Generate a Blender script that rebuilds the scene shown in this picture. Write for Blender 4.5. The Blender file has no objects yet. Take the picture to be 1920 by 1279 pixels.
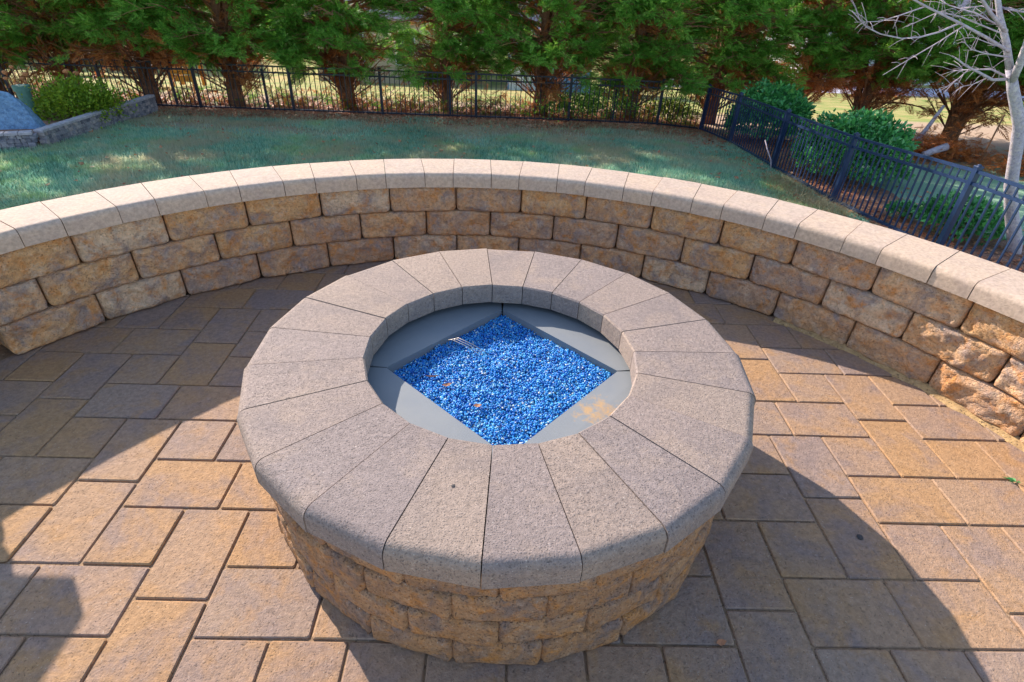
import bpy, math, random
import numpy as np
from mathutils import Vector, Matrix, noise
S = bpy.context.scene
COL = S.collection
U = 0.1016                                  # one unit = four inches; every length below is in units
PI = math.pi
rnd = random.Random(7)
rs = np.random.RandomState(11)

# ------------------------------------------------------------------ camera, sky, sun, exposure
cd = bpy.data.cameras.new('camera')
cam = bpy.data.objects.new('camera', cd); COL.objects.link(cam)
cd.sensor_width = 36; cd.lens = 1040.74 / 1920 * 36; cd.clip_start = 0.05; cd.clip_end = 2000
r_ = Vector((0.99913531, -0.00624643, 0.04110492)); u_ = Vector((-0.03058711, 0.55921338, 0.82845931)); f_ = Vector((0.02816133, 0.82900023, -0.55853877))
CAM = Vector((11.508, -9.488, 14.377))
M = Matrix((r_, u_, -f_)).transposed().to_4x4(); M.translation = CAM * U
cam.matrix_world = M; S.camera = cam

SUN = Vector((-1.17, 1.33, 1.0)).normalized()
w = bpy.data.worlds.new('World'); S.world = w; w.use_nodes = True
nt = w.node_tree; bg = nt.nodes['Background']
sky = nt.nodes.new('ShaderNodeTexSky'); sky.sky_type = 'NISHITA'; sky.sun_disc = False
sky.sun_elevation = math.asin(SUN.z); sky.sun_rotation = math.atan2(SUN.x, SUN.y)
sky.air_density = 1.1; sky.dust_density = 0.6; sky.ozone_density = 2.0
nt.links.new(sky.outputs[0], bg.inputs[0]); bg.inputs[1].default_value = 0.15
sl = bpy.data.lights.new('sun', 'SUN'); sl.energy = 4.2; sl.angle = math.radians(0.5); sl.color = (1, 0.93, 0.83)
so = bpy.data.objects.new('sun', sl); COL.objects.link(so); so.rotation_euler = SUN.to_track_quat('Z', 'Y').to_euler(); so.location = (0, 0, 30)
S.view_settings.view_transform = 'Standard'; S.view_settings.look = 'None'; S.view_settings.gamma = 1
S.view_settings.exposure = 1.2
S.view_settings.use_white_balance = True; S.view_settings.white_balance_temperature = 6750; S.view_settings.white_balance_tint = 13
S.render.engine = 'CYCLES'

# ------------------------------------------------------------------ helpers
def link(o, parent=None, loc=None, rz=0.0):
    COL.objects.link(o)
    if parent: o.parent = parent
    if loc is not None: o.location = Vector(loc) * U
    o.rotation_euler = (0, 0, rz)
    return o
def fast(name, V, F, mat, smooth=False):
    """mesh data from arrays; F is an (m,k) array"""
    V = np.asarray(V, dtype=np.float32) * U; F = np.asarray(F, dtype=np.int32)
    me = bpy.data.meshes.new(name); m, k = F.shape
    me.vertices.add(len(V)); me.vertices.foreach_set('co', V.ravel())
    me.loops.add(m * k); me.loops.foreach_set('vertex_index', F.ravel())
    me.polygons.add(m); me.polygons.foreach_set('loop_start', np.arange(0, m * k, k, dtype=np.int32))
    me.update(calc_edges=True)
    if smooth: me.polygons.foreach_set('use_smooth', np.ones(m, dtype=bool))
    me.materials.append(mat); return me
def mesh(name, V, F, mat, smooth=False):
    me = bpy.data.meshes.new(name)
    me.from_pydata([tuple(Vector(v) * U) for v in V], [], F); me.update()
    if smooth: me.polygons.foreach_set('use_smooth', [True] * len(F))
    me.materials.append(mat); return me
def obj(name, me, parent=None, loc=(0, 0, 0), rz=0.0):
    return link(bpy.data.objects.new(name, me), parent, loc, rz)
def tag(o, label=None, cat=None, group=None, kind=None):
    if label: o['label'] = label
    if cat: o['category'] = cat
    if group: o['group'] = group
    if kind: o['kind'] = kind
    return o
def thing(name, loc, label, cat, group=None, rz=0.0):
    o = bpy.data.objects.new(name, None); link(o, None, loc, rz); o.empty_display_size = 0.1
    return tag(o, label, cat, group)
def box(x0, x1, y0, y1, z0, z1, b=0.0):
    """box, with its vertical edges and top rim chamfered by b"""
    if b <= 0:
        V = [(x, y, z) for z in (z0, z1) for y in (y0, y1) for x in (x0, x1)]
        return V, [(0, 2, 3, 1), (4, 5, 7, 6), (0, 1, 5, 4), (1, 3, 7, 5), (3, 2, 6, 7), (2, 0, 4, 6)]
    def ring(i, z):
        c = i
        return [(x0 + c + b, y0 + c, z), (x1 - c - b, y0 + c, z), (x1 - c, y0 + c + b, z), (x1 - c, y1 - c - b, z), (x1 - c - b, y1 - c, z), (x0 + c + b, y1 - c, z), (x0 + c, y1 - c - b, z), (x0 + c, y0 + c + b, z)]
    V = ring(0, z0) + ring(0, z1 - b) + ring(b, z1)
    F = [tuple(range(7, -1, -1)), tuple(range(16, 24))]
    for k in (0, 8):
        for i in range(8): F.append((k + i, k + (i + 1) % 8, k + 8 + (i + 1) % 8, k + 8 + i))
    return V, F
def join(parts):
    V = []; F = []
    for v, f in parts:
        n = len(V); V += list(v); F += [tuple(i + n for i in q) for q in f]
    return V, F
def tube(P, R, n=6, cap=True):
    P = [Vector(p) for p in P]; V = []; F = []
    up = Vector((0.13, 0.21, 1)).normalized()
    for i, p in enumerate(P):
        d = (P[min(i + 1, len(P) - 1)] - P[max(i - 1, 0)]).normalized()
        if abs(d.dot(up)) > 0.98: a = d.cross(Vector((1, 0, 0))).normalized()
        else: a = d.cross(up).normalized()
        b = d.cross(a)
        for k in range(n):
            t = 2 * PI * k / n; V.append(p + (a * math.cos(t) + b * math.sin(t)) * R[i])
    for i in range(len(P) - 1):
        for k in range(n): F.append((i * n + k, i * n + (k + 1) % n, (i + 1) * n + (k + 1) % n, (i + 1) * n + k))
    if cap: F.append(tuple(range(n - 1, -1, -1))); F.append(tuple(range((len(P) - 1) * n, len(P) * n)))
    return V, F

# ------------------------------------------------------------------ materials
def newmat(name):
    m = bpy.data.materials.new(name); m.use_nodes = True
    t = m.node_tree; return m, t, t.nodes['Principled BSDF']
def N(t, typ, ins=None, **kw):
    n = t.nodes.new(typ)
    for k, v in kw.items(): setattr(n, k, v)
    for k, v in (ins or {}).items():
        if hasattr(v, 'node'): t.links.new(v, n.inputs[k])
        else: n.inputs[k].default_value = v
    return n
def ramp(t, fac, stops, interp='LINEAR'):
    n = t.nodes.new('ShaderNodeValToRGB'); n.color_ramp.interpolation = interp
    e = n.color_ramp.elements
    while len(e) < len(stops): e.new(0.5)
    for q, (p, c) in zip(e, stops):
        q.position = p; q.color = (c[0], c[1], c[2], 1) if hasattr(c, '__len__') else (c, c, c, 1)
    t.links.new(fac, n.inputs[0]); return n.outputs[0]
def mixc(t, fac, a, b, mode='MIX'):
    n = t.nodes.new('ShaderNodeMix'); n.data_type = 'RGBA'; n.blend_type = mode
    for k, v in ((0, fac), (6, a), (7, b)):
        if hasattr(v, 'node'): t.links.new(v, n.inputs[k])
        elif k == 0: n.inputs[0].default_value = v
        else: n.inputs[k].default_value = (v[0], v[1], v[2], 1)
    return n.outputs[2]
def math_(t, op, a, b=0.0):
    n = t.nodes.new('ShaderNodeMath'); n.operation = op
    for k, v in ((0, a), (1, b)):
        if hasattr(v, 'node'): t.links.new(v, n.inputs[k])
        else: n.inputs[k].default_value = v
    return n.outputs[0]
def coords(t):
    """object coordinates shifted by each object's own random number, and that number"""
    tc = N(t, 'ShaderNodeTexCoord'); oi = N(t, 'ShaderNodeObjectInfo'); gi = N(t, 'ShaderNodeNewGeometry')
    r = math_(t, 'FRACT', math_(t, 'ADD', oi.outputs['Random'], gi.outputs['Random Per Island']))
    c = N(t, 'ShaderNodeCombineXYZ', {0: math_(t, 'MULTIPLY', r, 37.0), 1: math_(t, 'MULTIPLY', r, 91.0), 2: math_(t, 'MULTIPLY', r, 53.0)})
    v = N(t, 'ShaderNodeVectorMath', {0: tc.outputs['Object'], 1: c.outputs[0]}, operation='ADD')
    return v.outputs[0], r
def noise_(t, vec, scale, detail=4, rough=0.6, dist=0.0):
    n = N(t, 'ShaderNodeTexNoise', {'Vector': vec, 'Scale': scale, 'Detail': detail, 'Roughness': rough, 'Distortion': dist}); return n.outputs['Fac']
def stone(name, bases, patch1, patch2, blotch=9, soft=0.85, light=0.0, bumpd=0.004, speck=0.5, bump=0.5, coarse=0.0, rough=0.85, fine=170, pits=0.36, pit_col=(0.07, 0.05, 0.045)):
    m, t, b = newmat(name); v, r = coords(t)
    base = ramp(t, r, [(i / max(1, len(bases)), c) for i, c in enumerate(bases)], 'CONSTANT')
    n1 = noise_(t, v, blotch, 5, 0.62, 0.6)
    v2 = N(t, 'ShaderNodeVectorMath', {0: v, 1: (11.3, 4.7, 8.1)}, operation='ADD').outputs[0]
    n2 = noise_(t, v2, blotch * 1.7, 5, 0.65, 0.4)
    c = mixc(t, ramp(t, n1, [(0.45, 0.0), (0.65, soft)]), base, patch1)
    c = mixc(t, ramp(t, n2, [(0.50, 0.0), (0.68, soft)]), c, patch2)
    if light:
        v3 = N(t, 'ShaderNodeVectorMath', {0: v, 1: (31.3, 14.7, 2.1)}, operation='ADD').outputs[0]
        c = mixc(t, math_(t, 'MULTIPLY', ramp(t, noise_(t, v3, blotch * 2.2, 7, 0.75), [(0.52, 0.0), (0.66, 1.0)]), light), c, (0.62, 0.50, 0.38))
    g = noise_(t, v, fine, 2, 0.6); g2 = noise_(t, v, fine * 0.35, 3, 0.7)
    c = mixc(t, 1.0, c, ramp(t, g2, [(0.25, 0.72), (0.75, 1.22)]), 'MULTIPLY')
    pit = ramp(t, g, [(pits - 0.05, 1.0), (pits + 0.03, 0.0)]); wh = ramp(t, g, [(0.66, 0.0), (0.74, 1.0)])
    c = mixc(t, math_(t, 'MULTIPLY', pit, speck), c, pit_col)
    c = mixc(t, math_(t, 'MULTIPLY', wh, speck * 0.6), c, (0.75, 0.68, 0.58))
    t.links.new(c, b.inputs['Base Color']); b.inputs['Roughness'].default_value = rough
    b.inputs['Specular IOR Level'].default_value = 0.3
    h = math_(t, 'ADD', math_(t, 'MULTIPLY', g, 0.5), math_(t, 'MULTIPLY', g2, 0.8))
    h = math_(t, 'SUBTRACT', h, math_(t, 'MULTIPLY', pit, 0.6))
    if coarse: h = math_(t, 'ADD', h, math_(t, 'MULTIPLY', noise_(t, v, 32, 6, 0.7, 0.5), coarse))
    bp = N(t, 'ShaderNodeBump', {'Height': h, 'Strength': bump, 'Distance': bumpd}); t.links.new(bp.outputs[0], b.inputs['Normal'])
    return m
def plain(name, col, rough=0.7, metal=0.0, var=0.15, scale=20, spec=0.4, bump=0.0):
    m, t, b = newmat(name); v, r = coords(t)
    n = noise_(t, v, scale, 4)
    c = mixc(t, 1.0, col, ramp(t, n, [(0.3, 1 - var), (0.7, 1 + var)]), 'MULTIPLY')
    t.links.new(c, b.inputs['Base Color']); b.inputs['Roughness'].default_value = rough
    b.inputs['Metallic'].default_value = metal; b.inputs['Specular IOR Level'].default_value = spec
    if bump:
        bp = N(t, 'ShaderNodeBump', {'Height': n, 'Strength': bump, 'Distance': 0.005}); t.links.new(bp.outputs[0], b.inputs['Normal'])
    return m
def leafy(name, stops, trans=0.35, rough=0.55, big=1.2, spec=0.3, patches=()):
    """leaf material: colour from each leaf's own random number and a broad patchiness"""
    m, t, b = newmat(name)
    gi = N(t, 'ShaderNodeNewGeometry'); tc = N(t, 'ShaderNodeTexCoord')
    n = noise_(t, tc.outputs['Object'], big, 3)
    f = math_(t, 'ADD', math_(t, 'MULTIPLY', gi.outputs['Random Per Island'], 0.6), math_(t, 'MULTIPLY', ramp(t, n, [(0.3, 0.0), (0.7, 1.0)]), 0.4))
    c = ramp(t, f, stops)
    for sc_, lo, hi, amt, pc in patches:
        q = N(t, 'ShaderNodeVectorMath', {0: tc.outputs['Object'], 1: (sc_ * 3.1, sc_ * 1.7, 0.0)}, operation='ADD').outputs[0]
        c = mixc(t, ramp(t, noise_(t, q, sc_, 5, 0.65), [(lo, 0.0), (hi, amt)]), c, pc)
    t.links.new(c, b.inputs['Base Color']); b.inputs['Roughness'].default_value = rough; b.inputs['Specular IOR Level'].default_value = spec
    tr = N(t, 'ShaderNodeBsdfTranslucent', {'Color': c}); mx = N(t, 'ShaderNodeMixShader', {0: trans, 1: b.outputs[0], 2: tr.outputs[0]})
    t.links.new(mx.outputs[0], t.nodes['Material Output'].inputs[0]); return m

PAVE = stone('paver_concrete', [(0.335, 0.203, 0.118), (0.315, 0.198, 0.128), (0.355, 0.203, 0.10), (0.295, 0.198, 0.14), (0.33, 0.205, 0.125), (0.27, 0.185, 0.142)],
             (0.215, 0.157, 0.142), (0.37, 0.20, 0.084), blotch=4.5, speck=0.4, bump=0.8, pits=0.33, soft=0.7)
JOINT = stone('joint_sand', [(0.30, 0.19, 0.11)], (0.20, 0.125, 0.075), (0.36, 0.22, 0.11), blotch=14, speck=0.6, bump=1.0, fine=110)
WALLM = stone('tumbled_wall_stone', [(0.70, 0.40, 0.20), (0.62, 0.355, 0.19), (0.74, 0.45, 0.25), (0.55, 0.33, 0.20), (0.68, 0.38, 0.175), (0.72, 0.49, 0.31)],
              (0.33, 0.25, 0.225), (0.64, 0.265, 0.075), blotch=10, speck=0.45, bump=1.0, bumpd=0.008, coarse=2.6, pits=0.35, light=0.5, soft=0.9)
PITM = stone('fire_pit_stone', [(0.37, 0.195, 0.095), (0.33, 0.175, 0.09), (0.39, 0.21, 0.105)],
             (0.19, 0.13, 0.11), (0.46, 0.19, 0.05), blotch=13, speck=0.5, bump=1.0, coarse=2.4, pits=0.37, soft=0.9, light=0.15)
CAPM = stone('wall_cap_concrete', [(0.47, 0.35, 0.265), (0.485, 0.355, 0.26), (0.455, 0.345, 0.27)], (0.42, 0.31, 0.245), (0.495, 0.36, 0.26), blotch=7, speck=0.35, bump=0.35, pits=0.30, fine=190, pit_col=(0.3, 0.22, 0.18))
PCAPM = stone('pit_cap_concrete', [(0.27, 0.205, 0.175), (0.26, 0.20, 0.175), (0.295, 0.22, 0.175), (0.25, 0.195, 0.175), (0.275, 0.207, 0.172)], (0.205, 0.16, 0.145), (0.33, 0.242, 0.185), blotch=4, speck=0.75, bump=0.6, pits=0.375, fine=240, pit_col=(0.09, 0.07, 0.065), soft=0.6)
BEDM = stone('stacked_bed_stone', [(0.20, 0.18, 0.20), (0.34, 0.29, 0.29), (0.10, 0.10, 0.13), (0.44, 0.36, 0.34), (0.27, 0.25, 0.28)], (0.36, 0.32, 0.33), (0.14, 0.14, 0.18), blotch=8, speck=0.3, bump=0.6, fine=60)
BEDCAP = stone('bed_cap_stone', [(0.46, 0.40, 0.42), (0.42, 0.38, 0.41)], (0.36, 0.32, 0.35), (0.5, 0.43, 0.43), blotch=6, speck=0.3, bump=0.5, fine=60)
ROCKM = stone('blue_grey_boulder', [(0.20, 0.36, 0.56)], (0.27, 0.42, 0.60), (0.12, 0.23, 0.40), blotch=9, speck=0.4, bump=1.0, coarse=3.0, bumpd=0.012, fine=60)
FENCEM = plain('black_coat_sky_tint', (0.010, 0.028, 0.085), rough=0.4, var=0.2, spec=0.6)  # blue in the base colour stands in for sky reflected by black gloss paint
FENCER = plain('dark_fence_coat', (0.010, 0.014, 0.028), rough=0.4, var=0.2, spec=0.5)
BARK = stone('brown_bark', [(0.20, 0.09, 0.05)], (0.32, 0.15, 0.07), (0.11, 0.06, 0.04), blotch=14, speck=0.2, bump=1.0, coarse=2.0, fine=60)
TWIG = plain('brown_twig', (0.26, 0.12, 0.06), rough=0.9, var=0.3)
PALE = stone('pale_bark', [(0.46, 0.40, 0.45)], (0.54, 0.46, 0.42), (0.24, 0.2, 0.28), blotch=24, speck=0.3, bump=0.8, coarse=1.5, fine=90)
PTWIG = plain('pale_twig', (0.42, 0.34, 0.38), rough=0.8, var=0.3)
CYP = leafy('cypress_foliage', [(0.0, (0.03, 0.11, 0.015)), (0.25, (0.10, 0.28, 0.035)), (0.6, (0.20, 0.46, 0.06)), (0.85, (0.33, 0.58, 0.09)), (1.0, (0.50, 0.64, 0.13))], trans=0.5, big=1.4)
DEAD = leafy('dead_foliage', [(0.0, (0.20, 0.055, 0.02)), (0.5, (0.48, 0.14, 0.035)), (1.0, (0.66, 0.28, 0.09))], trans=0.35)
LAUREL = leafy('laurel_leaf', [(0.0, (0.02, 0.12, 0.035)), (0.5, (0.06, 0.30, 0.08)), (0.85, (0.14, 0.46, 0.11)), (1.0, (0.34, 0.52, 0.12))], trans=0.2, rough=0.35, big=3, spec=0.5)
YEW = leafy('yellow_green_leaf', [(0.0, (0.08, 0.16, 0.015)), (0.5, (0.20, 0.32, 0.02)), (1.0, (0.40, 0.46, 0.04))], trans=0.35, big=3)
LITTER = leafy('fallen_leaf', [(0.0, (0.22, 0.08, 0.05)), (0.4, (0.46, 0.16, 0.08)), (0.75, (0.6, 0.28, 0.14)), (1.0, (0.7, 0.5, 0.36))], trans=0.2, big=1)
GRASS = leafy('grass_blade', [(0.0, (0.05, 0.16, 0.11)), (0.3, (0.18, 0.40, 0.28)), (0.6, (0.33, 0.60, 0.43)), (0.85, (0.60, 0.74, 0.54)), (1.0, (0.82, 0.76, 0.60))], trans=0.45, big=0.5, patches=((1.1, 0.50, 0.66, 0.6, (0.45, 0.60, 0.16)), (0.7, 0.46, 0.60, 0.75, (0.60, 0.46, 0.31)), (5.0, 0.52, 0.66, 0.55, (0.66, 0.60, 0.34))))
DRYG = leafy('dry_grass', [(0.0, (0.24, 0.19, 0.10)), (0.5, (0.42, 0.33, 0.17)), (1.0, (0.62, 0.52, 0.32))], trans=0.3)

# metal plates of the pit with rust
def plate_mat():
    m, t, b = newmat('grey_steel_plate'); tc = N(t, 'ShaderNodeTexCoord')
    n = noise_(t, tc.outputs['Object'], 38, 6, 0.7, 0.3); n3 = noise_(t, tc.outputs['Object'], 9, 3)
    d = N(t, 'ShaderNodeVectorMath', {0: tc.outputs['Object'], 1: (2.95 * U, -1.75 * U, 3.52 * U)}, operation='DISTANCE').outputs['Value']
    near = ramp(t, d, [(0.03, 1.0), (0.12, 0.0)])
    k = ramp(t, math_(t, 'ADD', math_(t, 'MULTIPLY', near, 0.35), n), [(0.71, 0.0), (0.93, 0.8)])
    c = mixc(t, ramp(t, n3, [(0.3, 0.0), (0.7, 1.0)]), (0.175, 0.19, 0.205), (0.20, 0.21, 0.215))
    c = mixc(t, k, c, (0.42, 0.25, 0.10))
    t.links.new(c, b.inputs['Base Color']); b.inputs['Roughness'].default_value = 0.5; b.inputs['Specular IOR Level'].default_value = 0.35
    return m
PLATE = plate_mat()
def glass_mat():
    m, t, b = newmat('blue_fire_glass'); gi = N(t, 'ShaderNodeNewGeometry')
    c = ramp(t, gi.outputs['Random Per Island'], [(0.0, (0.003, 0.10, 0.46)), (0.25, (0.010, 0.24, 0.74)), (0.6, (0.03, 0.40, 0.86)), (0.87, (0.10, 0.54, 0.86)), (0.96, (0.42, 0.74, 0.86)), (0.99, (0.8, 0.85, 0.86))], 'LINEAR')  # palest stops paint a white sparkle onto a few chips
    t.links.new(c, b.inputs['Base Color']); b.inputs['Roughness'].default_value = 0.35; b.inputs['Specular IOR Level'].default_value = 0.45
    b.inputs['Emission Strength'].default_value = 0
    tr = N(t, 'ShaderNodeBsdfTranslucent', {'Color': c}); mx = N(t, 'ShaderNodeMixShader', {0: 0.3, 1: b.outputs[0], 2: tr.outputs[0]})
    t.links.new(mx.outputs[0], t.nodes['Material Output'].inputs[0]); return m
FGLASS = glass_mat()

# ------------------------------------------------------------------ ground
def gz(x, y):
    """height of the land outside the raised patio"""
    z = 0.005755 * np.clip(x, -260, 260) - 0.04997 * np.clip(y, -60, 150) - 8.903
    z = z - 0.13 * np.clip(y - 150, 0, 120) - 0.9 * np.clip((x - 45) / 12, 0, 1) * np.clip((y - 55) / 15, 0, 1)
    return z
def g1(x, y): return float(gz(np.array(float(x)), np.array(float(y))))
def grid(x0, x1, y0, y1, nx, ny, dz=0.0, wob=0.0, edge=0.0):
    xs = np.linspace(x0, x1, nx); ys = np.linspace(y0, y1, ny)
    X, Y = np.meshgrid(xs, ys)
    if edge:
        for j in (0, -1):
            Y[j] += edge * np.array([noise.noise((x * 0.13, j * 9.1, 3)) + 0.5 * noise.noise((x * 0.4, j * 5.1, 7)) for x in xs])
    Z = gz(X, Y) + dz
    V = np.stack([X, Y, Z], -1).reshape(-1, 3)
    i = np.arange(nx * ny).reshape(ny, nx)
    F = np.stack([i[:-1, :-1], i[:-1, 1:], i[1:, 1:], i[1:, :-1]], -1).reshape(-1, 4)
    return V, F
def lawn_mat():
    m, t, b = newmat('lawn_turf'); tc = N(t, 'ShaderNodeTexCoord'); o = tc.outputs['Object']
    sx = N(t, 'ShaderNodeSeparateXYZ', {0: o})
    n = noise_(t, o, 0.9, 5, 0.7); n2 = noise_(t, o, 30, 3, 0.7)
    green = mixc(t, ramp(t, n2, [(0.3, 0.0), (0.7, 1.0)]), (0.18, 0.30, 0.20), (0.28, 0.42, 0.29))
    dead = mixc(t, ramp(t, n2, [(0.3, 0.0), (0.7, 1.0)]), (0.38, 0.24, 0.17), (0.52, 0.36, 0.26))
    # thin worn turf towards the trees (y from 10 m on) and in patches
    k = math_(t, 'ADD', math_(t, 'MULTIPLY', math_(t, 'SUBTRACT', sx.outputs[1], 9.9), 0.5), math_(t, 'MULTIPLY', math_(t, 'SUBTRACT', n, 0.5), 3.0))
    c = mixc(t, ramp(t, k, [(0.0, 0.0), (0.9, 0.9)]), green, dead)
    far = math_(t, 'MULTIPLY', math_(t, 'SUBTRACT', sx.outputs[1], 15.0), 1.0)
    gold = mixc(t, ramp(t, n, [(0.42, 0.0), (0.6, 1.0)]), (0.40, 0.31, 0.13), (0.20, 0.25, 0.07))
    c = mixc(t, ramp(t, far, [(0.0, 0.0), (1.0, 1.0)]), c, gold)
    side = math_(t, 'SUBTRACT', sx.outputs[0], 8.6)
    t.links.new(c, b.inputs['Base Color']); b.inputs['Roughness'].default_value = 0.95; b.inputs['Specular IOR Level'].default_value = 0.1
    bp = N(t, 'ShaderNodeBump', {'Height': n2, 'Strength': 0.6, 'Distance': 0.02}); t.links.new(bp.outputs[0], b.inputs['Normal'])
    return m
LAWN = lawn_mat()
MULCH = stone('leaf_mulch', [(0.30, 0.15, 0.10)], (0.20, 0.10, 0.07), (0.4, 0.23, 0.14), blotch=4, speck=0.6, bump=1.0, fine=30, coarse=1.0, pits=0.4)
V, F = grid(-420, 420, -140, 150, 85, 59)
tag(obj('lawn', fast('lawn', V, F, LAWN)), kind='structure')
V, F = grid(-2400, 2400, 150, 2600, 121, 124)
tag(obj('neighbouring_land', fast('neighbouring_land', V, F, LAWN)), kind='structure')
V, F = grid(-150, 62, 117.5, 143, 107, 8, dz=0.06, edge=3.0)
tag(obj('leaf_litter_bed', fast('leaf_litter_bed', V, F, MULCH)), kind='structure')
xs = grid(62, 74, 28, 119, 10, 40, dz=0.06)
V = xs[0].copy(); V[:, 0] += 2.0 * np.array([noise.noise((0.12 * v[1], 0.2 * v[0], 1)) for v in V]) * (V[:, 0] > 73)
tag(obj('planting_bed', fast('planting_bed', V, xs[1], MULCH)), kind='structure')

# ------------------------------------------------------------------ patio with individual pavers
WC = Vector((10.7, -2.12, 0))                # centre of the seat wall
PC = Vector((11.68, 4.72, 0))                # centre of the fire pit
def ringpt(c, R, deg): return (c.x + R * math.cos(math.radians(deg)), c.y + R * math.sin(math.radians(deg)))
out = [ringpt(WC, 24.6, a) for a in range(0, 181, 4)] + [(WC.x - 24.6, -52), (WC.x + 24.6, -52)]
n = len(out)
V = [(x, y, -0.065) for x, y in out] + [(x, y, -14) for x, y in out]
F = [tuple(range(n))] + [(i, n + i, n + (i + 1) % n, (i + 1) % n) for i in range(n)]
patio = tag(obj('patio', mesh('patio', V, F, JOINT)), 'paved patio of tan and grey rectangular concrete pavers', kind='structure')

def proj(x, y, z=0.0):
    d = Vector((x, y, z)) - CAM; k = d.dot(f_)
    if k < 0.5: return None
    return 960 + 1040.74 * d.dot(r_) / k, 639.5 - 1040.74 * d.dot(u_) / k
circ = [ringpt(WC, 22.75, a) for a in np.arange(0, 360, 4)]
def clip(poly, conv):
    for i in range(len(conv)):
        a = conv[i]; b = conv[(i + 1) % len(conv)]; res = []
        side = lambda p: (b[0] - a[0]) * (p[1] - a[1]) - (b[1] - a[1]) * (p[0] - a[0])
        for k in range(len(poly)):
            p, q = poly[k], poly[(k + 1) % len(poly)]; sp, sq = side(p), side(q)
            if sp >= 0: res.append(p)
            if (sp >= 0) != (sq >= 0):
                t = sp / (sp - sq); res.append((p[0] + t * (q[0] - p[0]), p[1] + t * (q[1] - p[1])))
        poly = res
        if len(poly) < 3: return []
    out = []
    for p in poly:
        if not out or math.dist(p, out[-1]) > 0.03: out.append(p)
    if len(out) > 2 and math.dist(out[0], out[-1]) < 0.03: out.pop()
    return out
def paver_solid(poly, b=0.036, c=None):
    """poly counter-clockwise in local coordinates; chamfered rim, sides going down into the sand"""
    n = len(poly); cx = sum(p[0] for p in poly) / n; cy = sum(p[1] for p in poly) / n
    def inset(d):
        r = []
        for p in poly:
            L = math.hypot(p[0] - cx, p[1] - cy) or 1; k = max(0.2, 1 - d * 1.35 / L); r.append((cx + (p[0] - cx) * k, cy + (p[1] - cy) * k))
        return r
    V = [(x, y, -0.3) for x, y in poly] + [(x, y, -b) for x, y in poly] + [(x, y, 0) for x, y in inset(b)]
    F = [tuple(range(2 * n, 3 * n))]
    for k in (0, n):
        for i in range(n): F.append((k + i, k + (i + 1) % n, k + n + (i + 1) % n, k + n + i))
    return V, F
G = 0.03
def rect(w, h): return [(-w / 2 + G, -h / 2 + G), (w / 2 - G, -h / 2 + G), (w / 2 - G, h / 2 - G), (-w / 2 + G, h / 2 - G)]
def rect_solid(w, h):
    # slightly uneven, worn corners
    P = []; c = 0.045
    for (x, y), (sx, sy) in zip(rect(w, h), ((1, 1), (-1, 1), (-1, -1), (1, -1))):
        a = (x + sx * c, y); b = (x, y + sy * c)
        P += [b, a] if sx == sy else [a, b]
    return paver_solid(P)
PM = {}
for w_, h_ in ((2, 3), (3, 2), (2, 2)): PM[(w_, h_)] = mesh('paver', *rect_solid(w_, h_), PAVE)
tiles = [(-2, 0, 2, 3), (-2, 3, 2, 3), (0, 0, 2, 2), (0, 4, 2, 2), (0, 2, 3, 2), (-1, -2, 3, 2)]
full = []; cut = []; rest = []
for i in range(-14, 15):
    for j in range(-14, 15):
        for (x, y, w_, h_) in tiles:
            X = x + 4 * i + 4 * j; Y = y - 4 * i + 4 * j
            cx, cy = X + w_ / 2, Y + h_ / 2
            if not (-14 < X and X + w_ < 35.5 and Y > -52): continue
            if max(math.hypot(a - PC.x, b - PC.y) for a in (X, X + w_) for b in (Y, Y + h_)) < 6.0: continue
            ds = [math.hypot(a - WC.x, b - WC.y) for a in (X, X + w_) for b in (Y, Y + h_)]
            if cy > WC.y and min(ds) > 22.7: continue
            pr = [proj(a, b) for a in (X, X + w_) for b in (Y, Y + h_)]
            vis = any(q and -40 < q[0] < 1960 and -40 < q[1] < 1330 for q in pr)
            (rest if not vis else (cut if (max(ds) > 22.6 and cy > WC.y) else full)).append((X, Y, w_, h_, max(ds)))
full.sort(key=lambda q: -q[1]); npv = 0
for X, Y, w_, h_, _ in full:
    o = obj('paver', PM[(w_, h_)], patio, (X + w_ / 2, Y + h_ / 2, rnd.uniform(-0.016, 0.012))); o.rotation_euler = (rnd.gauss(0, 0.003), rnd.gauss(0, 0.003), rnd.gauss(0, 0.004)); npv += 1
for X, Y, w_, h_, _ in cut:
    cx, cy = X + w_ / 2, Y + h_ / 2
    poly = clip([(cx + a, cy + b) for a, b in rect(w_, h_)], circ)
    if len(poly) < 3: continue
    obj('paver', mesh('paver', *paver_solid([(a - cx, b - cy) for a, b in poly], 0.04), PAVE), patio, (cx, cy, rnd.uniform(-0.015, 0.008))); npv += 1
parts = []
for X, Y, w_, h_, md in rest:
    cx, cy = X + w_ / 2, Y + h_ / 2; poly = [(cx + a, cy + b) for a, b in rect(w_, h_)]
    if cy > WC.y - 2 and md > 22.6: poly = clip(poly, circ)
    if len(poly) >= 3: parts.append(paver_solid(poly))
tag(obj('outlying_pavers', mesh('outlying_pavers', *join(parts), PAVE), patio), kind='stuff')
print('pavers', npv, len(rest))

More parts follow.
